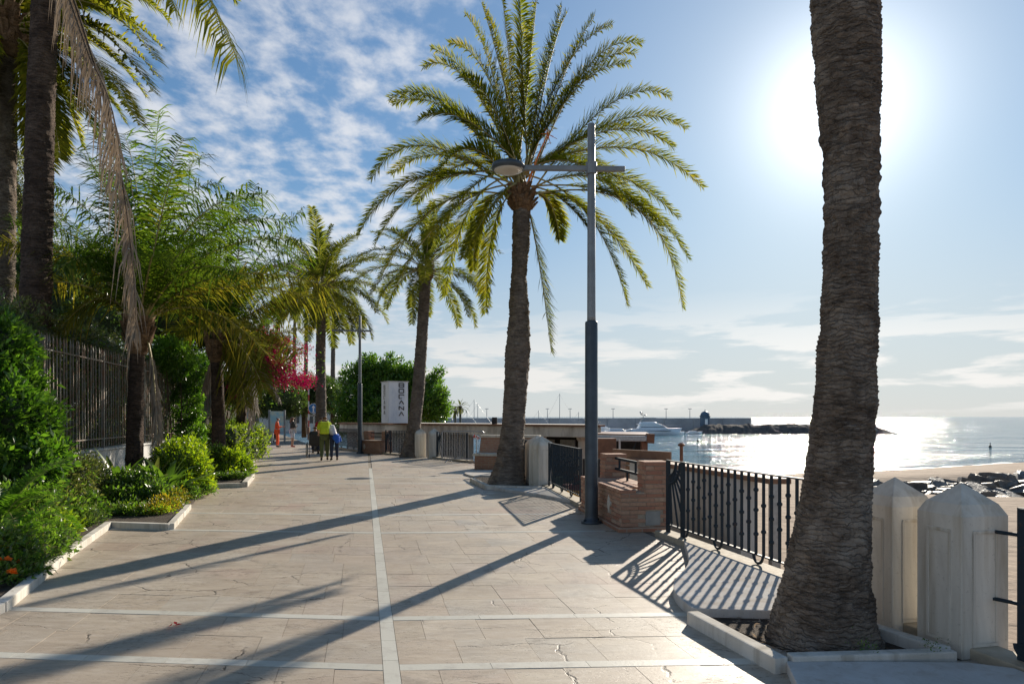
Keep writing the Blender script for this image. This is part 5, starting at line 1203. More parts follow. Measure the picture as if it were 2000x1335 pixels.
# ---- bougainvillea over the hedge
bo = shrub('bougainvillea', 'bougainvillea with magenta flower sprays arching over the hedge', 'shrub', (-12.2,27.5,.06), blobs_px([(480,700,27.5,.8,.7,.8),(520,680,27.0,.7,.6,.6),(460,760,27.5,.8,.7,.8),(500,740,27.0,.6,.6,.6),(450,660,28.0,.7,.6,.6),(540,720,27.0,.5,.5,.4)]), 'leaf_mid', 2600, 6, .10, 88, core='shade', stems=8)
for i,(px,py,rx,rz,n) in enumerate([(520,680,.5,.25,70),(545,690,.55,.3,90),(570,735,.55,.30,120),(545,745,.45,.25,90),(590,750,.40,.18,70),(500,665,.3,.2,40),(580,690,.45,.22,40),(598,678,.2,.12,16),(540,715,.5,.3,90),(505,640,.2,.15,16),(440,685,.25,.25,26),(468,772,.25,.18,26),(455,755,.18,.15,14),(430,700,.2,.2,14),(520,705,.4,.2,60),(556,668,.35,.2,50),(530,655,.4,.25,50),(485,690,.4,.3,50),(515,735,.5,.35,80),(560,712,.5,.3,80),(480,745,.35,.25,40),(600,738,.3,.2,40)]):
    rs = np.random.RandomState(700+i); c = np.array(W(px,py,26.2)-Vector((-12.2,27.5,.06))); P = c+rs.normal(0,1,(n*6,3))*np.array([rx*.55,.30,rz*.55]); D = rs.normal(0,1,(n*6,3)); D[:,2] += .3
    tag(link('blossoms', leaf_mesh('blossoms',P,D,.065,rs,.75), M['magenta'], bo), kind='stuff')
rs = np.random.RandomState(77); n_ = 1500; P = np.array(W(530,710,26.3)-Vector((-12.2,27.5,.06)))+rs.normal(0,1,(n_,3))*np.array([.75,.35,.6]); D = rs.normal(0,1,(n_,3)); D[:,2] += .4
tag(link('foliage', leaf_mesh('foliage',P,D,.10,rs,.5), M['leaf_mid'], bo), kind='stuff')
for k,(a,b,c) in enumerate((((480,720),(540,660),(600,672)),((480,740),(545,700),(600,752)),((470,700),(500,650),(508,636)))):
    mb = MB(); o0 = Vector((-12.2,27.5,.06)); mb.tube([W(*a,26.8)-o0,W(*b,26.4)-o0,W(*c,26.2)-o0],[.03,.02,.006],5); mb.build('branch', M['twig'], bo)

# ---- trees
def tree(name, label, loc, trunk, blobs, mat, n, per, size, seed, group=None, aspect=.42, branches=8, core=None, tr=.16, inner=.6, spread=.8, corek=.66):
    rs = np.random.RandomState(seed); loc = Vector(loc); r = thing(name, label, 'tree', loc, group=group)
    bl = [(Vector(c)-loc,rad) for c,rad in blobs]; P,D = sprigs(rs, bl, n, per, spread, inner, .3, size*.5)
    link('crown', leaf_mesh('crown',P,D,size,rs,aspect), M[mat], r)
    tk = [Vector(p)-loc for p in trunk]; mb = MB(); mb.tube(tk,[tr*(1.25-0.6*i/(len(tk)-1)) for i in range(len(tk))],10); tko = mb.build('trunk', M['twig'], r, True)
    for k in range(branches):
        c,rad = bl[k%len(bl)]; mb = MB(); q = tk[-1]*.9; m_ = (q+c)/2+Vector((rnd.uniform(-.2,.2),rnd.uniform(-.2,.2),.1)); mb.tube([q,m_,c+Vector((rnd.uniform(-.5,.5)*rad[0],rnd.uniform(-.5,.5)*rad[1],.3*rad[2]))],[tr*.55,tr*.35,tr*.1],6); mb.build('branch', M['twig'], tko)
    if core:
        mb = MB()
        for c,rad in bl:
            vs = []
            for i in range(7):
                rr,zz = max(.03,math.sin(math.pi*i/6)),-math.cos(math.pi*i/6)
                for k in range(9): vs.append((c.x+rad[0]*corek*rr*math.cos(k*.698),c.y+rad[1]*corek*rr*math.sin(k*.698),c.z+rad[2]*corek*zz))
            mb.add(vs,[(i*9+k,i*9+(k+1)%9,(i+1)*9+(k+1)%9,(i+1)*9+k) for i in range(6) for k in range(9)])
        mb.build('shade_core', M[core], r)  # added dark lumps, keep light from passing through the crown
    return r
GT = 'trees in the garden'
tree('garden_tree', 'dark broad tree behind the fence, leftmost behind the tall trunks', (-17.5,22,0), [(-17.5,22,0),(-17.3,22,2.2),(-17,22,3.6)], blobs_px([(0,600,21,1.8,1.5,1.5),(60,570,22,1.6,1.5,1.3),(30,520,23,1.5,1.4,1.2),(-40,540,22,1.6,1.4,1.4)]), 'leaf_dark', 4200, 6, .12, 90, GT, core='shade')
tree('garden_tree', 'dark dense tree behind the fence between the tall trunk and the nearer feather palm', (-14.5,21,0), [(-14.5,21,0),(-14.3,21,2.2),(-14.2,21,3.4)], blobs_px([(130,600,21,1.5,1.4,1.1),(190,570,22,1.4,1.4,1.2),(210,630,20.5,1.2,1.2,.8),(150,540,23,1.3,1.3,1.1)]), 'leaf_dark', 4200, 6, .12, 91, GT, core='shade')
tree('garden_tree', 'dark tree behind the fence between the two feather palms', (-13.4,27,0), [(-13.4,27,0),(-13.3,27,2.5),(-13.2,27,3.6)], blobs_px([(320,620,26,1.6,1.4,1.4),(370,600,27,1.7,1.5,1.4),(300,560,27,1.5,1.4,1.3),(420,640,27,1.5,1.4,1.3),(360,540,28,1.5,1.4,1.2)]), 'leaf_dark', 4600, 6, .13, 92, GT, core='shade')
tree('garden_tree', 'airy small-leaved tree showing between the two tall trunks', (-17.5,24,0), [(-17.5,24,0),(-17.3,24,4),(-17.0,24,7.2)], blobs_px([(40,350,24,1.0,1.0,.9),(20,400,24,.9,.9,.8),(70,420,24,.9,.9,.8),(30,320,24,.6,.6,.5),(50,470,24,1.2,1.1,1.0)]), 'leaf_olive', 1700, 6, .10, 93, GT, inner=.3)
RG = 'clipped round trees at the far end'
tree('round_tree', 'clipped round tree at the far end, left one behind the person in orange', W(540,0,52).xy.to_3d(), [W(540,0,52).xy.to_3d(),W(540,0,52).xy.to_3d()+Vector((0,0,2.0)),W(540,0,52).xy.to_3d()+Vector((0,0,2.6))], blobs_px([(525,785,52,1.0,1.3,.95),(550,770,52,1.2,1.4,1.2),(570,780,51,1.0,1.3,1.05),(510,795,51,.7,1.1,.7),(545,800,51,1.2,1.2,.7)]), 'leaf_dark', 4200, 6, .14, 94, RG, core='shade', inner=.85)
tree('round_tree', 'clipped round tree at the far end with bare trunk left of the blue sign', W(594,0,54).xy.to_3d(), [W(594,0,54).xy.to_3d(),W(593,0,54).xy.to_3d()+Vector((0,0,1.5)),W(592,0,54).xy.to_3d()+Vector((0,0,2.6))], blobs_px([(590,775,54,1.4,1.4,1.25),(612,780,54,1.2,1.4,1.15),(575,790,53,1.0,1.2,.8),(600,760,54,1.3,1.3,1.0)]), 'leaf_dark', 3800, 6, .14, 95, RG, core='shade', inner=.85)
tree('round_tree', 'clipped round tree at the far end, right one beside the date palm', W(650,0,56).xy.to_3d(), [W(650,0,56).xy.to_3d(),W(650,0,56).xy.to_3d()+Vector((0,0,1.8)),W(649,0,56).xy.to_3d()+Vector((0,0,2.8))], blobs_px([(645,770,56,1.1,1.3,1.1),(655,785,56,.8,1.2,.9),(635,775,55,1.0,1.2,1.05),(632,755,56,.9,1.2,.8)]), 'leaf_dark', 3000, 6, .14, 96, RG, core='shade', inner=.85)
tree('rubber_tree', 'large glossy-leaved rubber tree behind the box sign', (-8.6,52,-1.5), [(-8.6,52,-1.6),(-8.5,52,.5),(-8.4,52,2.0)], blobs_px([(700,790,51,1.6,1.6,1.5),(740,760,52,1.7,1.6,1.6),(790,760,52,1.8,1.6,1.5),(830,790,51,1.6,1.5,1.3),(850,800,51,1.2,1.3,.9),(690,740,52,1.0,1.1,1.0),(760,730,52,1.3,1.3,1.0),(720,720,52,1.0,1.1,.9),(845,745,52,.7,.8,.6),(860,770,51,.6,.7,.5),(800,735,52,.9,1,.8),(690,820,50,1.4,1.4,1.2),(760,810,50,2.0,1.6,1.2),(712,693,52,.22,.22,.2),(762,697,52,.22,.22,.22),(783,704,52,.2,.2,.2),(858,726,52,.3,.3,.25)]), 'leaf_ficus', 6000, 7, .24, 97, core='shade', inner=.45, tr=.3, branches=13, corek=.42)
# fallen bracts and leaves on the paving
for i,(px,py) in enumerate(((30,1155),(22,1160),(345,1011),(180,1043),(172,1050),(45,1153))):
    p = G(px,py); rs = np.random.RandomState(i); P = np.array([(rnd.uniform(-.06,.06),rnd.uniform(-.06,.06),.012) for _ in range(9)]); D = rs.normal(0,1,(9,3)); D[:,2] = .25*abs(D[:,2]); o = link('fallen_petals', leaf_mesh('fallen_petals',P,D,.05,rs,.8), M['magenta']); o.location = p
    tag(o, ('magenta petals fallen at the near end of the long kerb, middle drift','magenta petals fallen at the near end of the long kerb, leftmost drift','magenta petals fallen at the corner of the short kerb by the yellow plants','magenta petals fallen at the far end of the long kerb, upper drift','magenta petals fallen at the far end of the long kerb, lower drift','magenta petals fallen at the near end of the long kerb, rightmost drift')[i], 'petals', 'fallen petals')
p = G(340,1223); rs = np.random.RandomState(5); P = np.array([(0,0,.01),(0.01,.02,.012),(-.02,0,.012)]); D = np.array([(1,.2,.15),(-.7,.6,.3),(.2,-1,.2)],float); o = link('fallen_leaf', leaf_mesh('fallen_leaf',P,D,.065,rs,.6), M['redflower']); o.location = p; tag(o,'curled red leaf lying alone on the paving','leaf')

# weeds in the kerb joints and litter in the near pit
for i,(px,py,z,lab) in enumerate(((1690,1270,.1,'small green weed in the kerb joint, left of two'),(1822,1271,.1,'small green weed in the kerb joint, right of two'),(1700,1040,0,None))):
    if lab is None: continue
    p = G(px,py,z); shrub('weed', lab, 'weed', (p.x,p.y,z), [((p.x,p.y,z+.012),(.05,.02,.012))], 'leaf_mid', 34, 5, .018, 960+i, 'weeds on the near kerb', stems=0)
rs = np.random.RandomState(44); n_ = 260; P = np.stack([rs.uniform(1.75,2.85,n_),rs.uniform(4.62,5.55,n_),np.full(n_,.02)],1); P = P[np.hypot(P[:,0]-2.31,P[:,1]-5.03) > .42]; D = rs.normal(0,1,(len(P),3)); D[:,2] = abs(D[:,2])*.2
P = P[(P[:,0] > 1.45+.35*(5.5-P[:,1])) & (P[:,0] < 2.62+.42*(5.25-P[:,1]))]; D = D[:len(P)]
tag(link('leaf_litter', leaf_mesh('leaf_litter',P,D,.05,rs,.25), M['dead']), 'dry leaf litter on the soil round the near palm', 'litter', kind='stuff')
# ================================================================== HARBOUR
M['hull'] = plain('boat_white', (.84,.85,.86), .3, .06, 2, .05); M['glass'] = plain('dark_boat_glass', (.02,.03,.04), .12, .1, 2, 0); M['navy'] = plain('navy_paint', (.03,.06,.14), .35)
M['quay'] = plain('harbour_concrete', (.36,.37,.38), .85, .18, .35, .3, dist=.05); M['kioskblue'] = plain('blue_tower_paint', (.07,.12,.18), .5, .15)
HZ_ = 190.0
bw = thing('harbour_wall', 'long grey harbour wall on the horizon behind the boats', 'wall', (0,0,0))
x0,x1 = -150.0, W(1467,0,HZ_).x
xs_ = np.linspace(x0,x1,28)
for i in range(27):
    a,b = xs_[i]+.03, xs_[i+1]-.03; mb = MB(); mb.box((a,HZ_,SEA-1),(b,HZ_+2.4,1.22+.015*(i%3))); mb.build('wall_panel', M['quay'], bw)
mb = MB(); mb.box((x0,HZ_-9,SEA-1),(x1-22,HZ_-.05,SEA+1.0)); mb.build('quay', M['quay'], bw)
for px,wh in ((1200,'above the motor boats'),(1115,'just left of the lamp post'),(1305,'above the large yacht'),(1352,'nearest the blue domed tower'),(1070,'right of the middle palm'),(950,'left of the middle palm')):
    p = W(px,813,HZ_-2); lp = thing('quay_light', 'thin light pole on the harbour wall '+wh, 'light pole', (p.x,HZ_+.5,1.2), group='light poles on the harbour wall')
    mb = MB(); mb.lathe([(.10,0),(.06,2.6)], seg=6); mb.build('pole', M['quay'], lp); mb = MB(); mb.box((-.5,-.1,2.55),(.5,.1,2.7)); mb.build('lamp', M['quay'], lp)
# rock mound that carries the wall seawards
rs = np.random.RandomState(3)
def mound(x0,x1,y,h,w,seed,nx=150,ny=12):
    V=[];ph=seed*3.1
    for i in range(nx):
        f=i/(nx-1); x=x0+(x1-x0)*f; hh=h*min(1,(1-f)*9+.05)*min(1,f*10+.15)
        for j in range(ny):
            g_=j/(ny-1)*2-1; z=SEA-.4+(hh+.4)*(1-abs(g_)**1.6)+ .55*mnoise.noise(Vector((x*.55,g_*4+ph,0)))+.3*mnoise.noise(Vector((x*1.6,g_*9,ph)))
            V.append((x+.4*mnoise.noise(Vector((x,g_*5,7))),y+g_*w,z))
    mb=MB(); mb.v=V; mb.f=[(i*ny+j,(i+1)*ny+j,(i+1)*ny+j+1,i*ny+j+1) for i in range(nx-1) for j in range(ny-1)]
    return mb
p0,p1 = W(1345,0,182).x, W(1738,0,182).x
tag(mound(p0,p1,182,2.35,7,2).build('breakwater', M['rock_far']), 'dark rock breakwater tapering into the sea at the horizon', 'breakwater')
# domed blue tower
p = W(1377,0,184); tw = thing('harbour_tower', 'small blue domed tower at the end of the harbour wall', 'tower', (p.x,184,-.9))
mb = MB(); mb.lathe([(1.45,0),(1.45,.2),(1.35,.25),(1.35,2.5),(1.5,2.6),(1.5,2.8),(1.25,2.85)], seg=8); mb.build('body', M['kioskblue'], tw)
mb = MB(); mb.lathe([(1.25*math.cos(a),2.85+1.15*math.sin(a)) for a in np.linspace(0,1.5,8)], seg=16); mb.build('dome', M['kioskblue'], tw, True)
mb = MB(); mb.lathe([(.12,3.95),(.12,4.3),(.02,4.5)], seg=8); mb.build('finial', M['quay'], tw)
mb = MB(); mb.box((-.35,-1.36,.3),(.35,-1.28,1.9)); mb.build('door', M['hull'], tw)
# boats
def hull_mesh(L, B, H, sheer=.25):
    V=[]; n=14; prof=[(0.0,-.5),(.55,-.3),(.85,.1),(1.0,H)]
    for i in range(n):
        f=i/(n-1); wid=B/2*min(1,(1-f**3.2)*1.02); zt=H+sheer*f*f
        for s_ in (-1,1):
            for k,(w,z) in enumerate(prof if s_>0 else prof[::-1]):
                zz = z if k not in ((3,) if s_>0 else (0,)) else zt
                V.append((-L/2+L*f+ (0.12*L*f*f if zz>H*.5 else 0)*.5, s_*w*wid, zz))
    mb=MB(); m8=8; mb.v=V; mb.f=[(i*m8+j,(i+1)*m8+j,(i+1)*m8+j+1,i*m8+j+1) for i in range(n-1) for j in range(m8-1)]+[tuple(range(m8-1,-1,-1))]
    # deck
    mb.f += [(i*m8,i*m8+7,(i+1)*m8+7,(i+1)*m8) for i in range(n-1)]
    return mb
def cabin(x0,x1,w,z0,z1,rake=.5):
    return MB().add([(x0,-w,z0),(x1,-w,z0),(x1,w,z0),(x0,w,z0),(x0+rake*.3,-w*.85,z1),(x1-rake,-w*.85,z1),(x1-rake,w*.85,z1),(x0+rake*.3,w*.85,z1)],[(3,2,1,0),(4,5,6,7),(0,1,5,4),(1,2,6,5),(2,3,7,6),(3,0,4,7)])
def motor_yacht(px, Z, L, label, rz=0.0, hullmat='hull', decks=2, arch=True):
    p = W(px,0,Z); r = thing('motor_yacht', label, 'boat', (p.x,Z,SEA), rz, 'boats moored at the harbour')
    s_ = L/11.0; hl = hull_mesh(L,3.6*s_,1.35*s_).build('hull', M[hullmat], r, True)
    mb = MB(); mb.box((-L*.42,-1.72*s_,.95*s_),(L*.30,1.72*s_,1.05*s_)); mb.build('stripe', M['navy'], hl)
    cabin(-L*.34,L*.26,1.5*s_,1.4*s_,2.35*s_,1.6*s_).build('cabin', M['hull'], r, bevel=.04*s_)
    cabin(-L*.30,L*.20,1.46*s_,1.72*s_,2.14*s_,.9*s_).build('windows', M['glass'], r)
    if decks > 1:
        cabin(-L*.30,L*.08,1.3*s_,2.4*s_,2.95*s_,1.0*s_).build('flybridge', M['hull'], r, bevel=.04*s_)
        mb = MB(); mb.box((-L*.34,-1.45*s_,2.36*s_),(L*.12,1.45*s_,2.44*s_)); mb.build('upper_deck', M['hull'], r)
        if arch:
            mb = MB(); mb.tube([(-L*.28,-1.2*s_,2.9*s_),(-L*.22,-1.1*s_,3.7*s_),(-L*.22,1.1*s_,3.7*s_),(-L*.28,1.2*s_,2.9*s_)],.12*s_,6); mb.build('radar_arch', M['galv'], r)
            mb = MB(); mb.box((-L*.26,-.9*s_,3.75*s_),(L*.02,.9*s_,3.85*s_)); mb.build('sunshade', M['galv'], r)
            mb = MB(); mb.tube([(-L*.22,0,3.8*s_),(-L*.24,0,5.2*s_)],.07*s_,6); mb.build('mast', M['galv'], r)
            for dx_,z in ((-.3,4.6),(.5,4.4),(-.5,5.0)): mb = MB(); mb.lathe([(.05*s_,z*s_-.2*s_),(.32*s_,z*s_),(.05*s_,z*s_+.2*s_)], (-L*.23+dx_*s_,0,0), 8); mb.build('radar_dome', M['galv'], r)
    mb = MB(); mb.tube([(L*.1,-1.6*s_,2.0*s_),(L*.5,-.5*s_,2.25*s_),(L*.56,0,2.3*s_),(L*.5,.5*s_,2.25*s_),(L*.1,1.6*s_,2.0*s_)],.03*s_,4); mb.build('bow_rail', M['galv'], r)
    return r
motor_yacht(1278,165,12.0,'large white motor yacht with radar mast at the harbour mouth')
motor_yacht(1208,168,7.0,'white motor boat left of the large yacht', decks=1)
motor_yacht(1182,172,7.5,'white motor boat partly hidden by the lamp post', .2)
motor_yacht(1236,166,5.5,'small white boat tucked against the large yacht', .1, decks=1)
motor_yacht(1318,168,4.5,'low grey boat right of the large yacht', .05, decks=1)
motor_yacht(1355,172,4.0,'tiny boat in front of the blue domed tower', 0, decks=1)
for px,ty,lab,L in ((926,780,'sailing boat with the tall mast left of the middle palm',11),(933,788,'sailing boat with the shorter mast left of the middle palm',9),(1093,768,'sailing boat with single mast between palm and lamp post',10),(1052,801,'small sailing boat just right of the middle palm trunk',7),(1130,804,'small sailing boat beside the lamp post',7),(912,801,'small sailing boat by the quay palms',7)):
    Z = 174.0; p = W(px,ty,Z); r = thing('sailing_boat', lab, 'boat', (p.x,Z,SEA), .15, 'boats moored at the harbour')
    hull_mesh(L,3.0,1.1).build('hull', M['hull'], r, True); H_ = p.z-SEA
    mb = MB(); mb.tube([(0,0,.8),(0,0,H_)],[.10,.06],6); mb.build('mast', M['galv'], r)
    mb = MB(); mb.tube([(0,0,2.1),(-L*.4,0,2.2)],.08,6); mb.build('boom', M['galv'], r)
    cabin(-L*.2,L*.2,.9,1.1,1.6,.5).build('cabin', M['hull'], r)
    for e in (L*.52,-L*.48): mb = MB(); mb.tube([(0,0,H_-.1),(e,0,1.2)],.018,3); mb.build('stay', M['galv'], r)
# buoys
for px,py,lab in ((1934,869,'dark buoy floating off the beach on the right'),(1363,857,'small dark buoy in the glitter before the blue tower')):
    Z = (EYE-SEA)*F/(py-HZ+4); p = W(px,py,Z); r = thing('buoy', lab, 'buoy', (p.x,Z,SEA)); r.scale = (.55,)*3
    mb = MB(); mb.lathe([(.05,-.1),(.30,.0),(.36,.2),(.2,.45),(.08,.5),(.08,.95),(.02,1.0)], seg=10); mb.build('float', M['dark'], r, True); mb = MB(); mb.lathe([(.14,.95),(.14,1.15)], seg=8); mb.build('topmark', M['dark'], r)

# ================================================================== BOULDERS AND SURF ON THE BEACH
rockm = []
for k in range(7):
    bm = bmesh.new(); bmesh.ops.create_icosphere(bm, subdivisions=3, radius=1.0)
    for v in bm.verts:
        d = v.co.normalized(); f = 1+.30*mnoise.noise(d*1.3+Vector((k*5,0,0)))+.12*mnoise.noise(d*3.5+Vector((0,k*5,0)))
        q = d*f; 
        for ax__ in range(3): q[ax__] = max(-.62-.06*k%.2,min(.66,q[ax__]))   # flattened, broken faces
        v.co = q*1.35
    me = bpy.data.meshes.new('boulder'); bm.to_mesh(me); bm.free(); me.materials.append(M['rock']); rockm.append(me)
br_ = random.Random(4); n = 0
pos = []
for i in range(230):
    f = br_.random(); x = 17.0+f*17; y = 29.8+.08*(x-17)+br_.random()**.85*(5.2+.03*(x-17))
    s_ = br_.uniform(.20,.46)*(1.3 if br_.random()<.15 else 1); z = max(beach_z(x,y)-.12,-2.55+.12*(y-29.8))+.05*s_
    o = link('boulder', rockm[i%7], None); o.location = (x,y,z); o.rotation_euler = (br_.uniform(-.4,.4),br_.uniform(-.4,.4),br_.uniform(0,6.3)); o.scale = (s_*br_.uniform(.9,1.7),s_*br_.uniform(.7,1.2),s_*br_.uniform(.5,.85))
    tag(o, 'wet dark boulder in the rock bank behind the marble posts', 'boulder', 'boulders of the rock bank')
for i,(x,y,s_,lab) in enumerate(((19.6,31.0,.55,'large tan boulder lying at the near foot of the rock bank'),(17.9,31.6,.48,'dark blocky boulder at the left end of the rock bank'))):
    o = link('boulder', rockm[i+2], None); o.location = (x,y,beach_z(x,y)+.2); o.scale = (s_*1.3,s_,s_*.8); o.rotation_euler = (0,.1,i*2); tag(o, lab, 'boulder', 'boulders of the rock bank')
mb = MB(); N_ = 26; V = []
for i in range(N_):
    for j in range(N_):
        a = i/(N_-1)*2*math.pi; rr = (j/(N_-1)); x = 31+9.5*rr*math.cos(a)*(1+.1*math.sin(5*a)); y = 30.4+2.7*rr*math.sin(a)*(1+.15*math.sin(7*a)); V.append((x,y,SEA+.62+.05*mnoise.noise(Vector((x*1.2,y*1.2,0)))))
mb.v = V; mb.f = [(i*N_+j,(i+1)*N_+j,(i+1)*N_+j+1,i*N_+j+1) for i in range(N_-1) for j in range(N_-1)]
tag(mb.build('surf_water', M['foam'], smooth=True), kind='structure')
# thin line of surf along the shore
mb = MB(); xs2 = np.linspace(8,95,180); V = []
for x in xs2:
    y = shore_y(x)+.9*mnoise.noise(Vector((x*.25,0,0))); V += [(x,y-1.1-.5*mnoise.noise(Vector((x*.6,3,0))),SEA+.04),(x,y+1.6+.9*mnoise.noise(Vector((x*.5,9,0))),SEA+.05)]
mb.v = V; mb.f = [(2*i,2*i+2,2*i+3,2*i+1) for i in range(len(xs2)-1)]
tag(mb.build('surf_water', M['foam']), kind='structure')

# ================================================================== FAR END OF THE PROMENADE
fbd = thing('far_building', 'pale low building behind the clipped trees at the far end', 'building', (W(545,0,78).x,78,0))
mb = MB(); mb.box((-9,0,0),(6,6,3.0)); mb.build('wall', M['whitewash'], fbd); mb = MB(); mb.box((-9.3,-.3,3.0),(6.3,6.3,3.25)); mb.build('roof', M['concrete'], fbd)
for i in range(6): mb = MB(); mb.box((-8+i*2.3,-.05,.9),(-6.9+i*2.3,.02,2.1)); mb.build('window', M['glass'], fbd)
# info board
p = G(541,866); ib = thing('info_board', 'upright notice board with pale blue map behind the person in orange', 'notice board', (p.x,p.y,0), R(6))
M['mapblue'] = (lambda t: t.fin(t.ramp(t.noise(2.2,4,.6), [(0,(.22,.42,.52)),(.45,(.30,.52,.58)),(.55,(.55,.60,.50)),(1,(.20,.36,.30))]), .4))(NT('map_print'))
for x in (-.45,.45): mb = MB(); mb.box((x-.05,-.05,0),(x+.05,.05,2.05)); mb.build('post', M['pole_light'], ib)
mb = MB(); mb.box((-.40,-.03,.75),(.40,.03,1.98)); mb.build('panel', M['mapblue'], ib)
# slatted bin enclosure
p = G(522,866); sb = thing('slatted_screen', 'pale slatted wooden screen left of the person in orange', 'screen', (p.x,p.y,0))
for i in range(8): mb = MB(); mb.box((-.32+i*.085,0,.03),(-.25+i*.085,.03,.98+.02*(i%2))); mb.build('slat', M['concrete'], sb)
for z in (.2,.8): mb = MB(); mb.box((-.34,.03,z),(.38,.06,z+.07)); mb.build('batten', M['concrete'], sb)
# striped barrier pole
p = G(603,858); sp = thing('striped_pole', 'thin red and white striped pole rising behind the bench', 'pole', (p.x,p.y,0), 0)
for i in range(9): mb = MB(); mb.lathe([(.05,i*.46),(.05,i*.46+.455)], seg=10); mb.build('stripe', M['redpaint' if i%2 == 0 else 'white'], sp)
mb = MB(); mb.box((-.08,-.08,0),(.08,.08,.9)); mb.build('base', M['coping'], sp, bevel=.02)
# round blue traffic sign with white arrow
p = G(613,868); ts = thing('traffic_sign', 'round blue traffic sign with a white upward arrow', 'sign', (p.x,p.y,0), 0)
M['signblue'] = plain('sign_blue', (.02,.16,.42), .35); M['signwhite'] = plain('sign_white', (.75,.76,.78), .4)
mb = MB(); mb.lathe([(.035,0),(.035,2.35)], seg=8); mb.build('pole', M['galv'], ts)
def disc(r_, y0, y1, mat, nm, par): 
    mb = MB(); n_ = 26; mb.add([(r_*math.cos(2*math.pi*k/n_),y,2.12+r_*math.sin(2*math.pi*k/n_)) for y in (y0,y1) for k in range(n_)],[tuple(range(n_)),tuple(range(2*n_-1,n_-1,-1))]+[(k,n_+k,n_+(k+1)%n_,(k+1)%n_) for k in range(n_)]); return mb.build(nm, mat, par)
dd_ = disc(.30,-.07,-.04,M['signwhite'],'rim',ts); disc(.275,-.078,-.06,M['signblue'],'disc',ts)
mb = MB(); mb.box((-.035,-.088,1.93),(.035,-.079,2.18)); mb.add([(-.11,-.0885,2.16),(.11,-.0885,2.16),(0,-.0885,2.32),(-.11,-.079,2.16),(.11,-.079,2.16),(0,-.079,2.32)],[(0,1,2),(5,4,3),(0,3,4,1),(1,4,5,2),(2,5,3,0)]); mb.box((-.08,-.088,1.90),(.08,-.079,1.94)); mb.build('arrow', M['signwhite'], ts)
mb = MB(); mb.box((-.24,-.06,1.66),(.24,-.035,1.78)); mb.build('plate', M['slate'], ts)

# ================================================================== PEOPLE
M['skin'] = plain('skin', (.42,.24,.16), .5, .08, 5, .05); M['hairb'] = plain('brown_hair', (.06,.03,.018), .5, .3, 30, .5); M['hairr'] = plain('auburn_hair', (.17,.07,.035), .5, .3, 30, .5)
def cloth(name, c): M[name] = plain(name, c, .85, .14, 14, .3)
cloth('hi_vis_orange',(.80,.11,.03)); cloth('dark_top',(.045,.05,.05)); cloth('pale_shorts',(.55,.56,.62)); cloth('lime_pack',(.55,.68,.03)); cloth('olive_trousers',(.11,.13,.045)); cloth('white_shirt',(.60,.58,.62)); cloth('navy_jeans',(.025,.035,.065)); cloth('blue_jacket',(.02,.11,.50)); cloth('red_top',(.40,.03,.035)); cloth('shoe_dark',(.04,.035,.03)); cloth('shoe_red',(.45,.06,.04)); cloth('yellow_vest',(.75,.45,.12))
def skin_mesh(name, verts, edges, radii, sub=2, root=0):
    me = bpy.data.meshes.new(name); me.from_pydata(verts, edges, []); o = bpy.data.objects.new(name, me); COL.objects.link(o)
    md = o.modifiers.new('skin','SKIN'); md.use_smooth_shade = True
    for i,v in enumerate(me.skin_vertices[0].data): v.radius = (radii[i],radii[i]) if not isinstance(radii[i],tuple) else radii[i]; v.use_root = (i == root)
    s_ = o.modifiers.new('sub','SUBSURF'); s_.levels = sub; s_.render_levels = sub
    dg = bpy.context.evaluated_depsgraph_get(); out = bpy.data.meshes.new_from_object(o.evaluated_get(dg)); bpy.data.objects.remove(o); bpy.data.meshes.remove(me); out.name = name
    return out
def chainmesh(name, chains, mat, parent, sub=2):
    """chains: lists of (point, radius); a chain may start at an existing point"""
    idx = {}; V = []; E = []; Rr = []
    for ch in chains:
        prev = None
        for p,r_ in ch:
            k = tuple(round(c,4) for c in p)
            if k not in idx: idx[k] = len(V); V.append(k); Rr.append(r_)
            if prev is not None and prev != idx[k]: E.append((prev,idx[k]))
            prev = idx[k]
    return link(name, skin_mesh(name,V,E,Rr,sub), M[mat], parent)
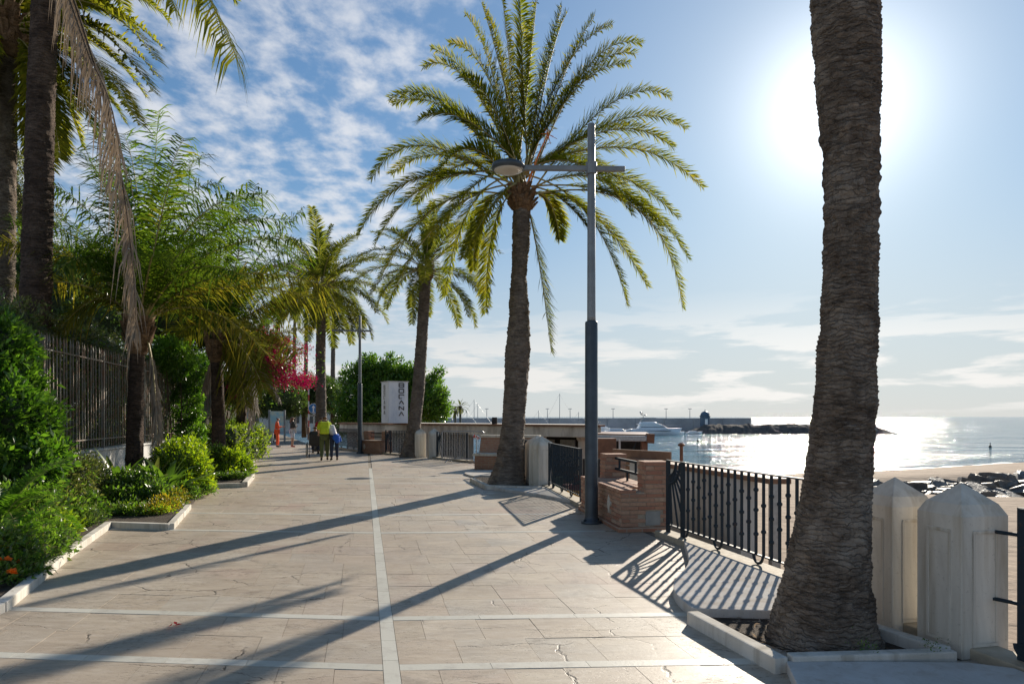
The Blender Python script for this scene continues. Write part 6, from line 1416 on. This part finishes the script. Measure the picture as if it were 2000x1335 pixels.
def person(label, loc, rz, h, J, top, trousers, shoes, hair, sleeves=True, long_hair=False, shorts=False, group=None):
    """J: joints in metres for a 1.70 m figure facing +Y"""
    r = thing('person', label, 'person', (*loc,0), rz, group); s_ = h/1.70; r.scale = (s_,)*3
    g_ = lambda k: Vector(J[k])
    pel,wst,chs,nek = g_('pelvis'),g_('waist'),g_('chest'),g_('neck'); hd = g_('head'); up = (hd-nek).normalized()
    body = [[(pel,.125),(wst,.115),(chs,.135),(nek,.055),(nek+up*.06,.055),(hd,.092),(hd+up*.075,.080)]]
    fw = g_('face').normalized(); body += [[(hd,.092),(hd+fw*.095-up*.02,.022)]]
    for sd in 'LR':
        body += [[(pel,.125),(g_('hip'+sd),.085),(g_('knee'+sd),.055),(g_('ankle'+sd),.036),(g_('toe'+sd),.030)]]
        body += [[(chs,.135),(g_('sho'+sd),.058),(g_('elb'+sd),.040),(g_('wri'+sd),.027),(g_('wri'+sd)+(g_('wri'+sd)-g_('elb'+sd)).normalized()*.075,.030)]]
    b = chainmesh('body', body, 'skin', r)
    # fingers, ears and eyes belong to the same body mesh
    bm = bmesh.new(); bm.from_mesh(b.data); mb = MB()
    for sd in 'LR':
        w = g_('wri'+sd); d = (w-g_('elb'+sd)).normalized(); q = d.orthogonal().normalized(); e = d.cross(q); palm = w+d*.085
        for k,(l,o_) in enumerate(((.062,-.026),(.075,-.009),(.07,.009),(.052,.025))): mb.tube([palm+q*o_-d*.02,palm+q*o_+d*l*.5+e*.006,palm+q*o_+d*l+e*.03],[.010,.009,.007],5)
        mb.tube([w+d*.035-q*.025,w+d*.07-q*.055,w+d*.10-q*.06],[.012,.010,.008],5)
    sx = up.cross(fw).normalized()
    for k in (-1,1): mb.tube([hd+sx*k*.085-up*.03,hd+sx*k*.10+up*.005,hd+sx*k*.088+up*.03],[.008,.012,.008],5)
    tmp = mb.mesh('tmp'); bm.from_mesh(tmp); bm.to_mesh(b.data); bm.free(); bpy.data.meshes.remove(tmp)
    # clothes
    tchain = [[(pel+(wst-pel)*.1,.150),(wst,.140),(chs,.158),(nek-(nek-chs)*.28,.085)]]
    for sd in 'LR':
        a,e_,w = g_('sho'+sd),g_('elb'+sd),g_('wri'+sd)
        tchain += [[(chs,.158),(a,.076),(e_,.056)] + ([(e_.lerp(w,.85),.042)] if sleeves else [])]
    chainmesh('top', tchain, top, r)
    lch = []
    for sd in 'LR':
        a,k_,n_ = g_('hip'+sd),g_('knee'+sd),g_('ankle'+sd); lch += [[(pel,.150),(a,.105),(k_,.082)] + ([] if shorts else [(k_.lerp(n_,.5),.068),(k_.lerp(n_,.93),.055)])]
    chainmesh('trousers', lch, trousers, r)
    for sd in 'LR': n_,t_ = g_('ankle'+sd),g_('toe'+sd); chainmesh('shoe', [[(n_+(n_-t_)*.35-Vector((0,0,.035)),.042),(n_-Vector((0,0,.02)),.048),(t_,.040)]], shoes, r)
    hc = [[(hd-fw*.035+up*.06,.098),(hd-fw*.05-up*.03,.085)]]
    if long_hair: hc[0] += [(hd-fw*.07-up*.13,.075),(hd-fw*.07-up*.22,.05)]
    chainmesh('hair', hc, hair, r)
    return r
STAND = dict(pelvis=(0,0,.95),waist=(0,.01,1.12),chest=(0,0,1.33),neck=(0,0,1.47),head=(0,.02,1.58),face=(0,1,0),
 hipL=(-.095,0,.90),hipR=(.095,0,.90),kneeL=(-.105,.02,.50),kneeR=(.105,.02,.50),ankleL=(-.11,-.01,.09),ankleR=(.11,-.01,.09),toeL=(-.13,.14,.04),toeR=(.13,.14,.04),
 shoL=(-.185,0,1.39),shoR=(.185,0,1.39),elbL=(-.23,.0,1.12),elbR=(.23,.0,1.12),wriL=(-.22,.10,.90),wriR=(.22,.10,.90))
def pose(**k): d = dict(STAND); d.update(k); return d
PG = 'people on the promenade'
p = G(541,873); person('person in bright orange work clothes looking down at something held in both hands', (p.x,p.y), R(-70), 1.62, pose(elbL=(-.22,.08,1.14),elbR=(.22,.08,1.14),wriL=(-.07,.27,1.16),wriR=(.06,.28,1.17),head=(0,.05,1.575),face=(0,1,-.45),kneeL=(-.10,.06,.50),ankleL=(-.11,.06,.09),toeL=(-.12,.21,.04)), 'hi_vis_orange','hi_vis_orange','shoe_dark','hairb', group=PG)
p = G(571,873); person('person in dark top and pale shorts standing with folded arms by the far bench', (p.x,p.y), R(-60), 1.66, pose(elbL=(-.22,.10,1.13),elbR=(.22,.10,1.13),wriL=(.10,.20,1.15),wriR=(-.10,.21,1.19)), 'dark_top','pale_shorts','shoe_red','hairr', sleeves=True, shorts=True, long_hair=True, group=PG)
p = G(634,899); lime = person('person in olive trousers with lime green backpack pushing the wheelchair', (p.x,p.y), R(14), 1.70, pose(chest=(0,.06,1.32),neck=(0,.10,1.46),head=(0,.14,1.565),face=(-.1,1,-.25),elbL=(-.24,.20,1.16),elbR=(.22,.18,1.14),wriL=(-.23,.42,1.02),wriR=(.18,.42,1.02),kneeR=(.10,.10,.50),ankleR=(.10,.08,.09),toeR=(.11,.22,.04),ankleL=(-.11,-.16,.10),toeL=(-.12,-.03,.03),kneeL=(-.10,-.02,.50)), 'lime_pack','olive_trousers','shoe_dark','hairr', sleeves=False, long_hair=False, group=PG)
bp_ = thing('backpack', 'lime green backpack worn by the person pushing the wheelchair', 'backpack', (p.x,p.y,0), R(14))
mb = MB(); mb.box((-.17,-.24,1.0),(.17,-.07,1.46)); mb.build('bag', M['lime_pack'], bp_, bevel=.05); mb = MB(); mb.box((-.12,-.29,1.03),(.12,-.235,1.24)); mb.build('pocket', M['lime_pack'], bp_, bevel=.02)
for k in (-1,1): mb = MB(); mb.tube([(k*.11,-.10,1.44),(k*.12,.05,1.50),(k*.13,.17,1.38),(k*.14,.10,1.12)],.016,5); mb.build('strap', M['lime_pack'], bp_)
p = G(653,899); wom = person('person in white shirt and dark jeans leaning towards the wheelchair, blue jacket round the waist', (p.x,p.y), R(25), 1.62, pose(waist=(-.06,.05,1.11),chest=(-.17,.14,1.28),neck=(-.25,.20,1.40),head=(-.31,.25,1.49),face=(-.6,1,-.4),shoL=(-.35,.14,1.36),shoR=(-.02,.14,1.34),elbL=(-.42,.30,1.16),elbR=(.08,.20,1.08),wriL=(-.48,.48,1.08),wriR=(.02,.36,.92)), 'white_shirt','navy_jeans','shoe_dark','hairr', sleeves=True, long_hair=True, group=PG)
chainmesh('jacket', [[((-.12,.08,1.02),.10),((.10,.10,1.0),.10),((.17,-.02,.95),.10),((.05,-.15,.93),.11),((-.10,-.10,.98),.09)],[((.17,-.02,.95),.10),((.20,-.06,.72),.08)],[((.05,-.15,.93),.11),((.10,-.17,.68),.09)]], 'blue_jacket', wom)
p2 = G(613,888); person('person in red top mostly hidden behind the lime backpack', (p2.x+.05,p2.y+.9), R(20), 1.66, pose(elbL=(-.23,.12,1.13),wriL=(-.20,.30,1.0)), 'red_top','navy_jeans','shoe_dark','hairb', group=PG)
# wheelchair and its occupant
wx = G(609,894); wc = thing('wheelchair', 'wheelchair with spoked wheels being pushed away along the promenade', 'wheelchair', (wx.x,wx.y+.45,0), R(14))
for k in (-1,1):
    w_ = thing('tmp',None,None); bpy.data.objects.remove(w_)
    mb = MB(); mb.tube([(k*.30,.30*math.cos(t_),.31+.30*math.sin(t_)) for t_ in np.linspace(0,2*math.pi,33)],.022,6,False); wl_ = None
    wl_ = mb.build('wheel', M['slate'], wc)
    mb = MB(); mb.tube([(k*.345,.26*math.cos(t_),.31+.26*math.sin(t_)) for t_ in np.linspace(0,2*math.pi,29)],.008,5,False); mb.build('hand_rim', M['galv'], wl_)
    for j in range(12): a = j*math.pi/6; mb = MB(); mb.tube([(k*.30,0,.31),(k*.30,.29*math.cos(a),.31+.29*math.sin(a))],.004,3); mb.build('spoke', M['galv'], wl_)
    mb = MB(); mb.tube([(k*.24,.40+.08*math.cos(t_),.09+.08*math.sin(t_)) for t_ in np.linspace(0,2*math.pi,17)],.014,5,False); mb.build('caster', M['dark'], wc)
    mb = MB(); mb.tube([(k*.23,-.22,.95),(k*.23,-.10,.92),(k*.23,-.10,.50),(k*.23,.40,.50),(k*.23,.46,.18)],.014,6); mb.build('side_frame', M['galv'], wc)
    mb = MB(); mb.box((k*.23-.03,-.06,.70),(k*.23+.03,.28,.74)); mb.build('armrest', M['dark'], wc, bevel=.01)
    mb = MB(); mb.box((k*.12-.08,.44,.12),(k*.12+.08,.62,.14)); mb.build('footplate', M['dark'], wc)
mb = MB(); mb.box((-.22,-.10,.48),(.22,.36,.53)); mb.build('seat', M['dark'], wc, bevel=.01)
mb = MB(); mb.box((-.22,-.13,.53),(.22,-.09,.93)); mb.build('backrest', M['dark'], wc, bevel=.01)
person('seated person in dark clothes in the wheelchair, seen from behind', (wx.x,wx.y+.45), R(14), 1.60, pose(pelvis=(0,.05,.64),waist=(0,.03,.80),chest=(0,.0,1.0),neck=(0,.02,1.14),head=(0,.05,1.25),hipL=(-.10,.08,.62),hipR=(.10,.08,.62),kneeL=(-.11,.50,.62),kneeR=(.11,.50,.62),ankleL=(-.11,.54,.24),ankleR=(.11,.54,.24),toeL=(-.12,.68,.19),toeR=(.12,.68,.19),shoL=(-.18,.0,1.06),shoR=(.18,.0,1.06),elbL=(-.23,.06,.84),elbR=(.23,.06,.84),wriL=(-.18,.30,.78),wriR=(.18,.30,.78)), 'dark_top','navy_jeans','shoe_dark','hairb', group=PG)
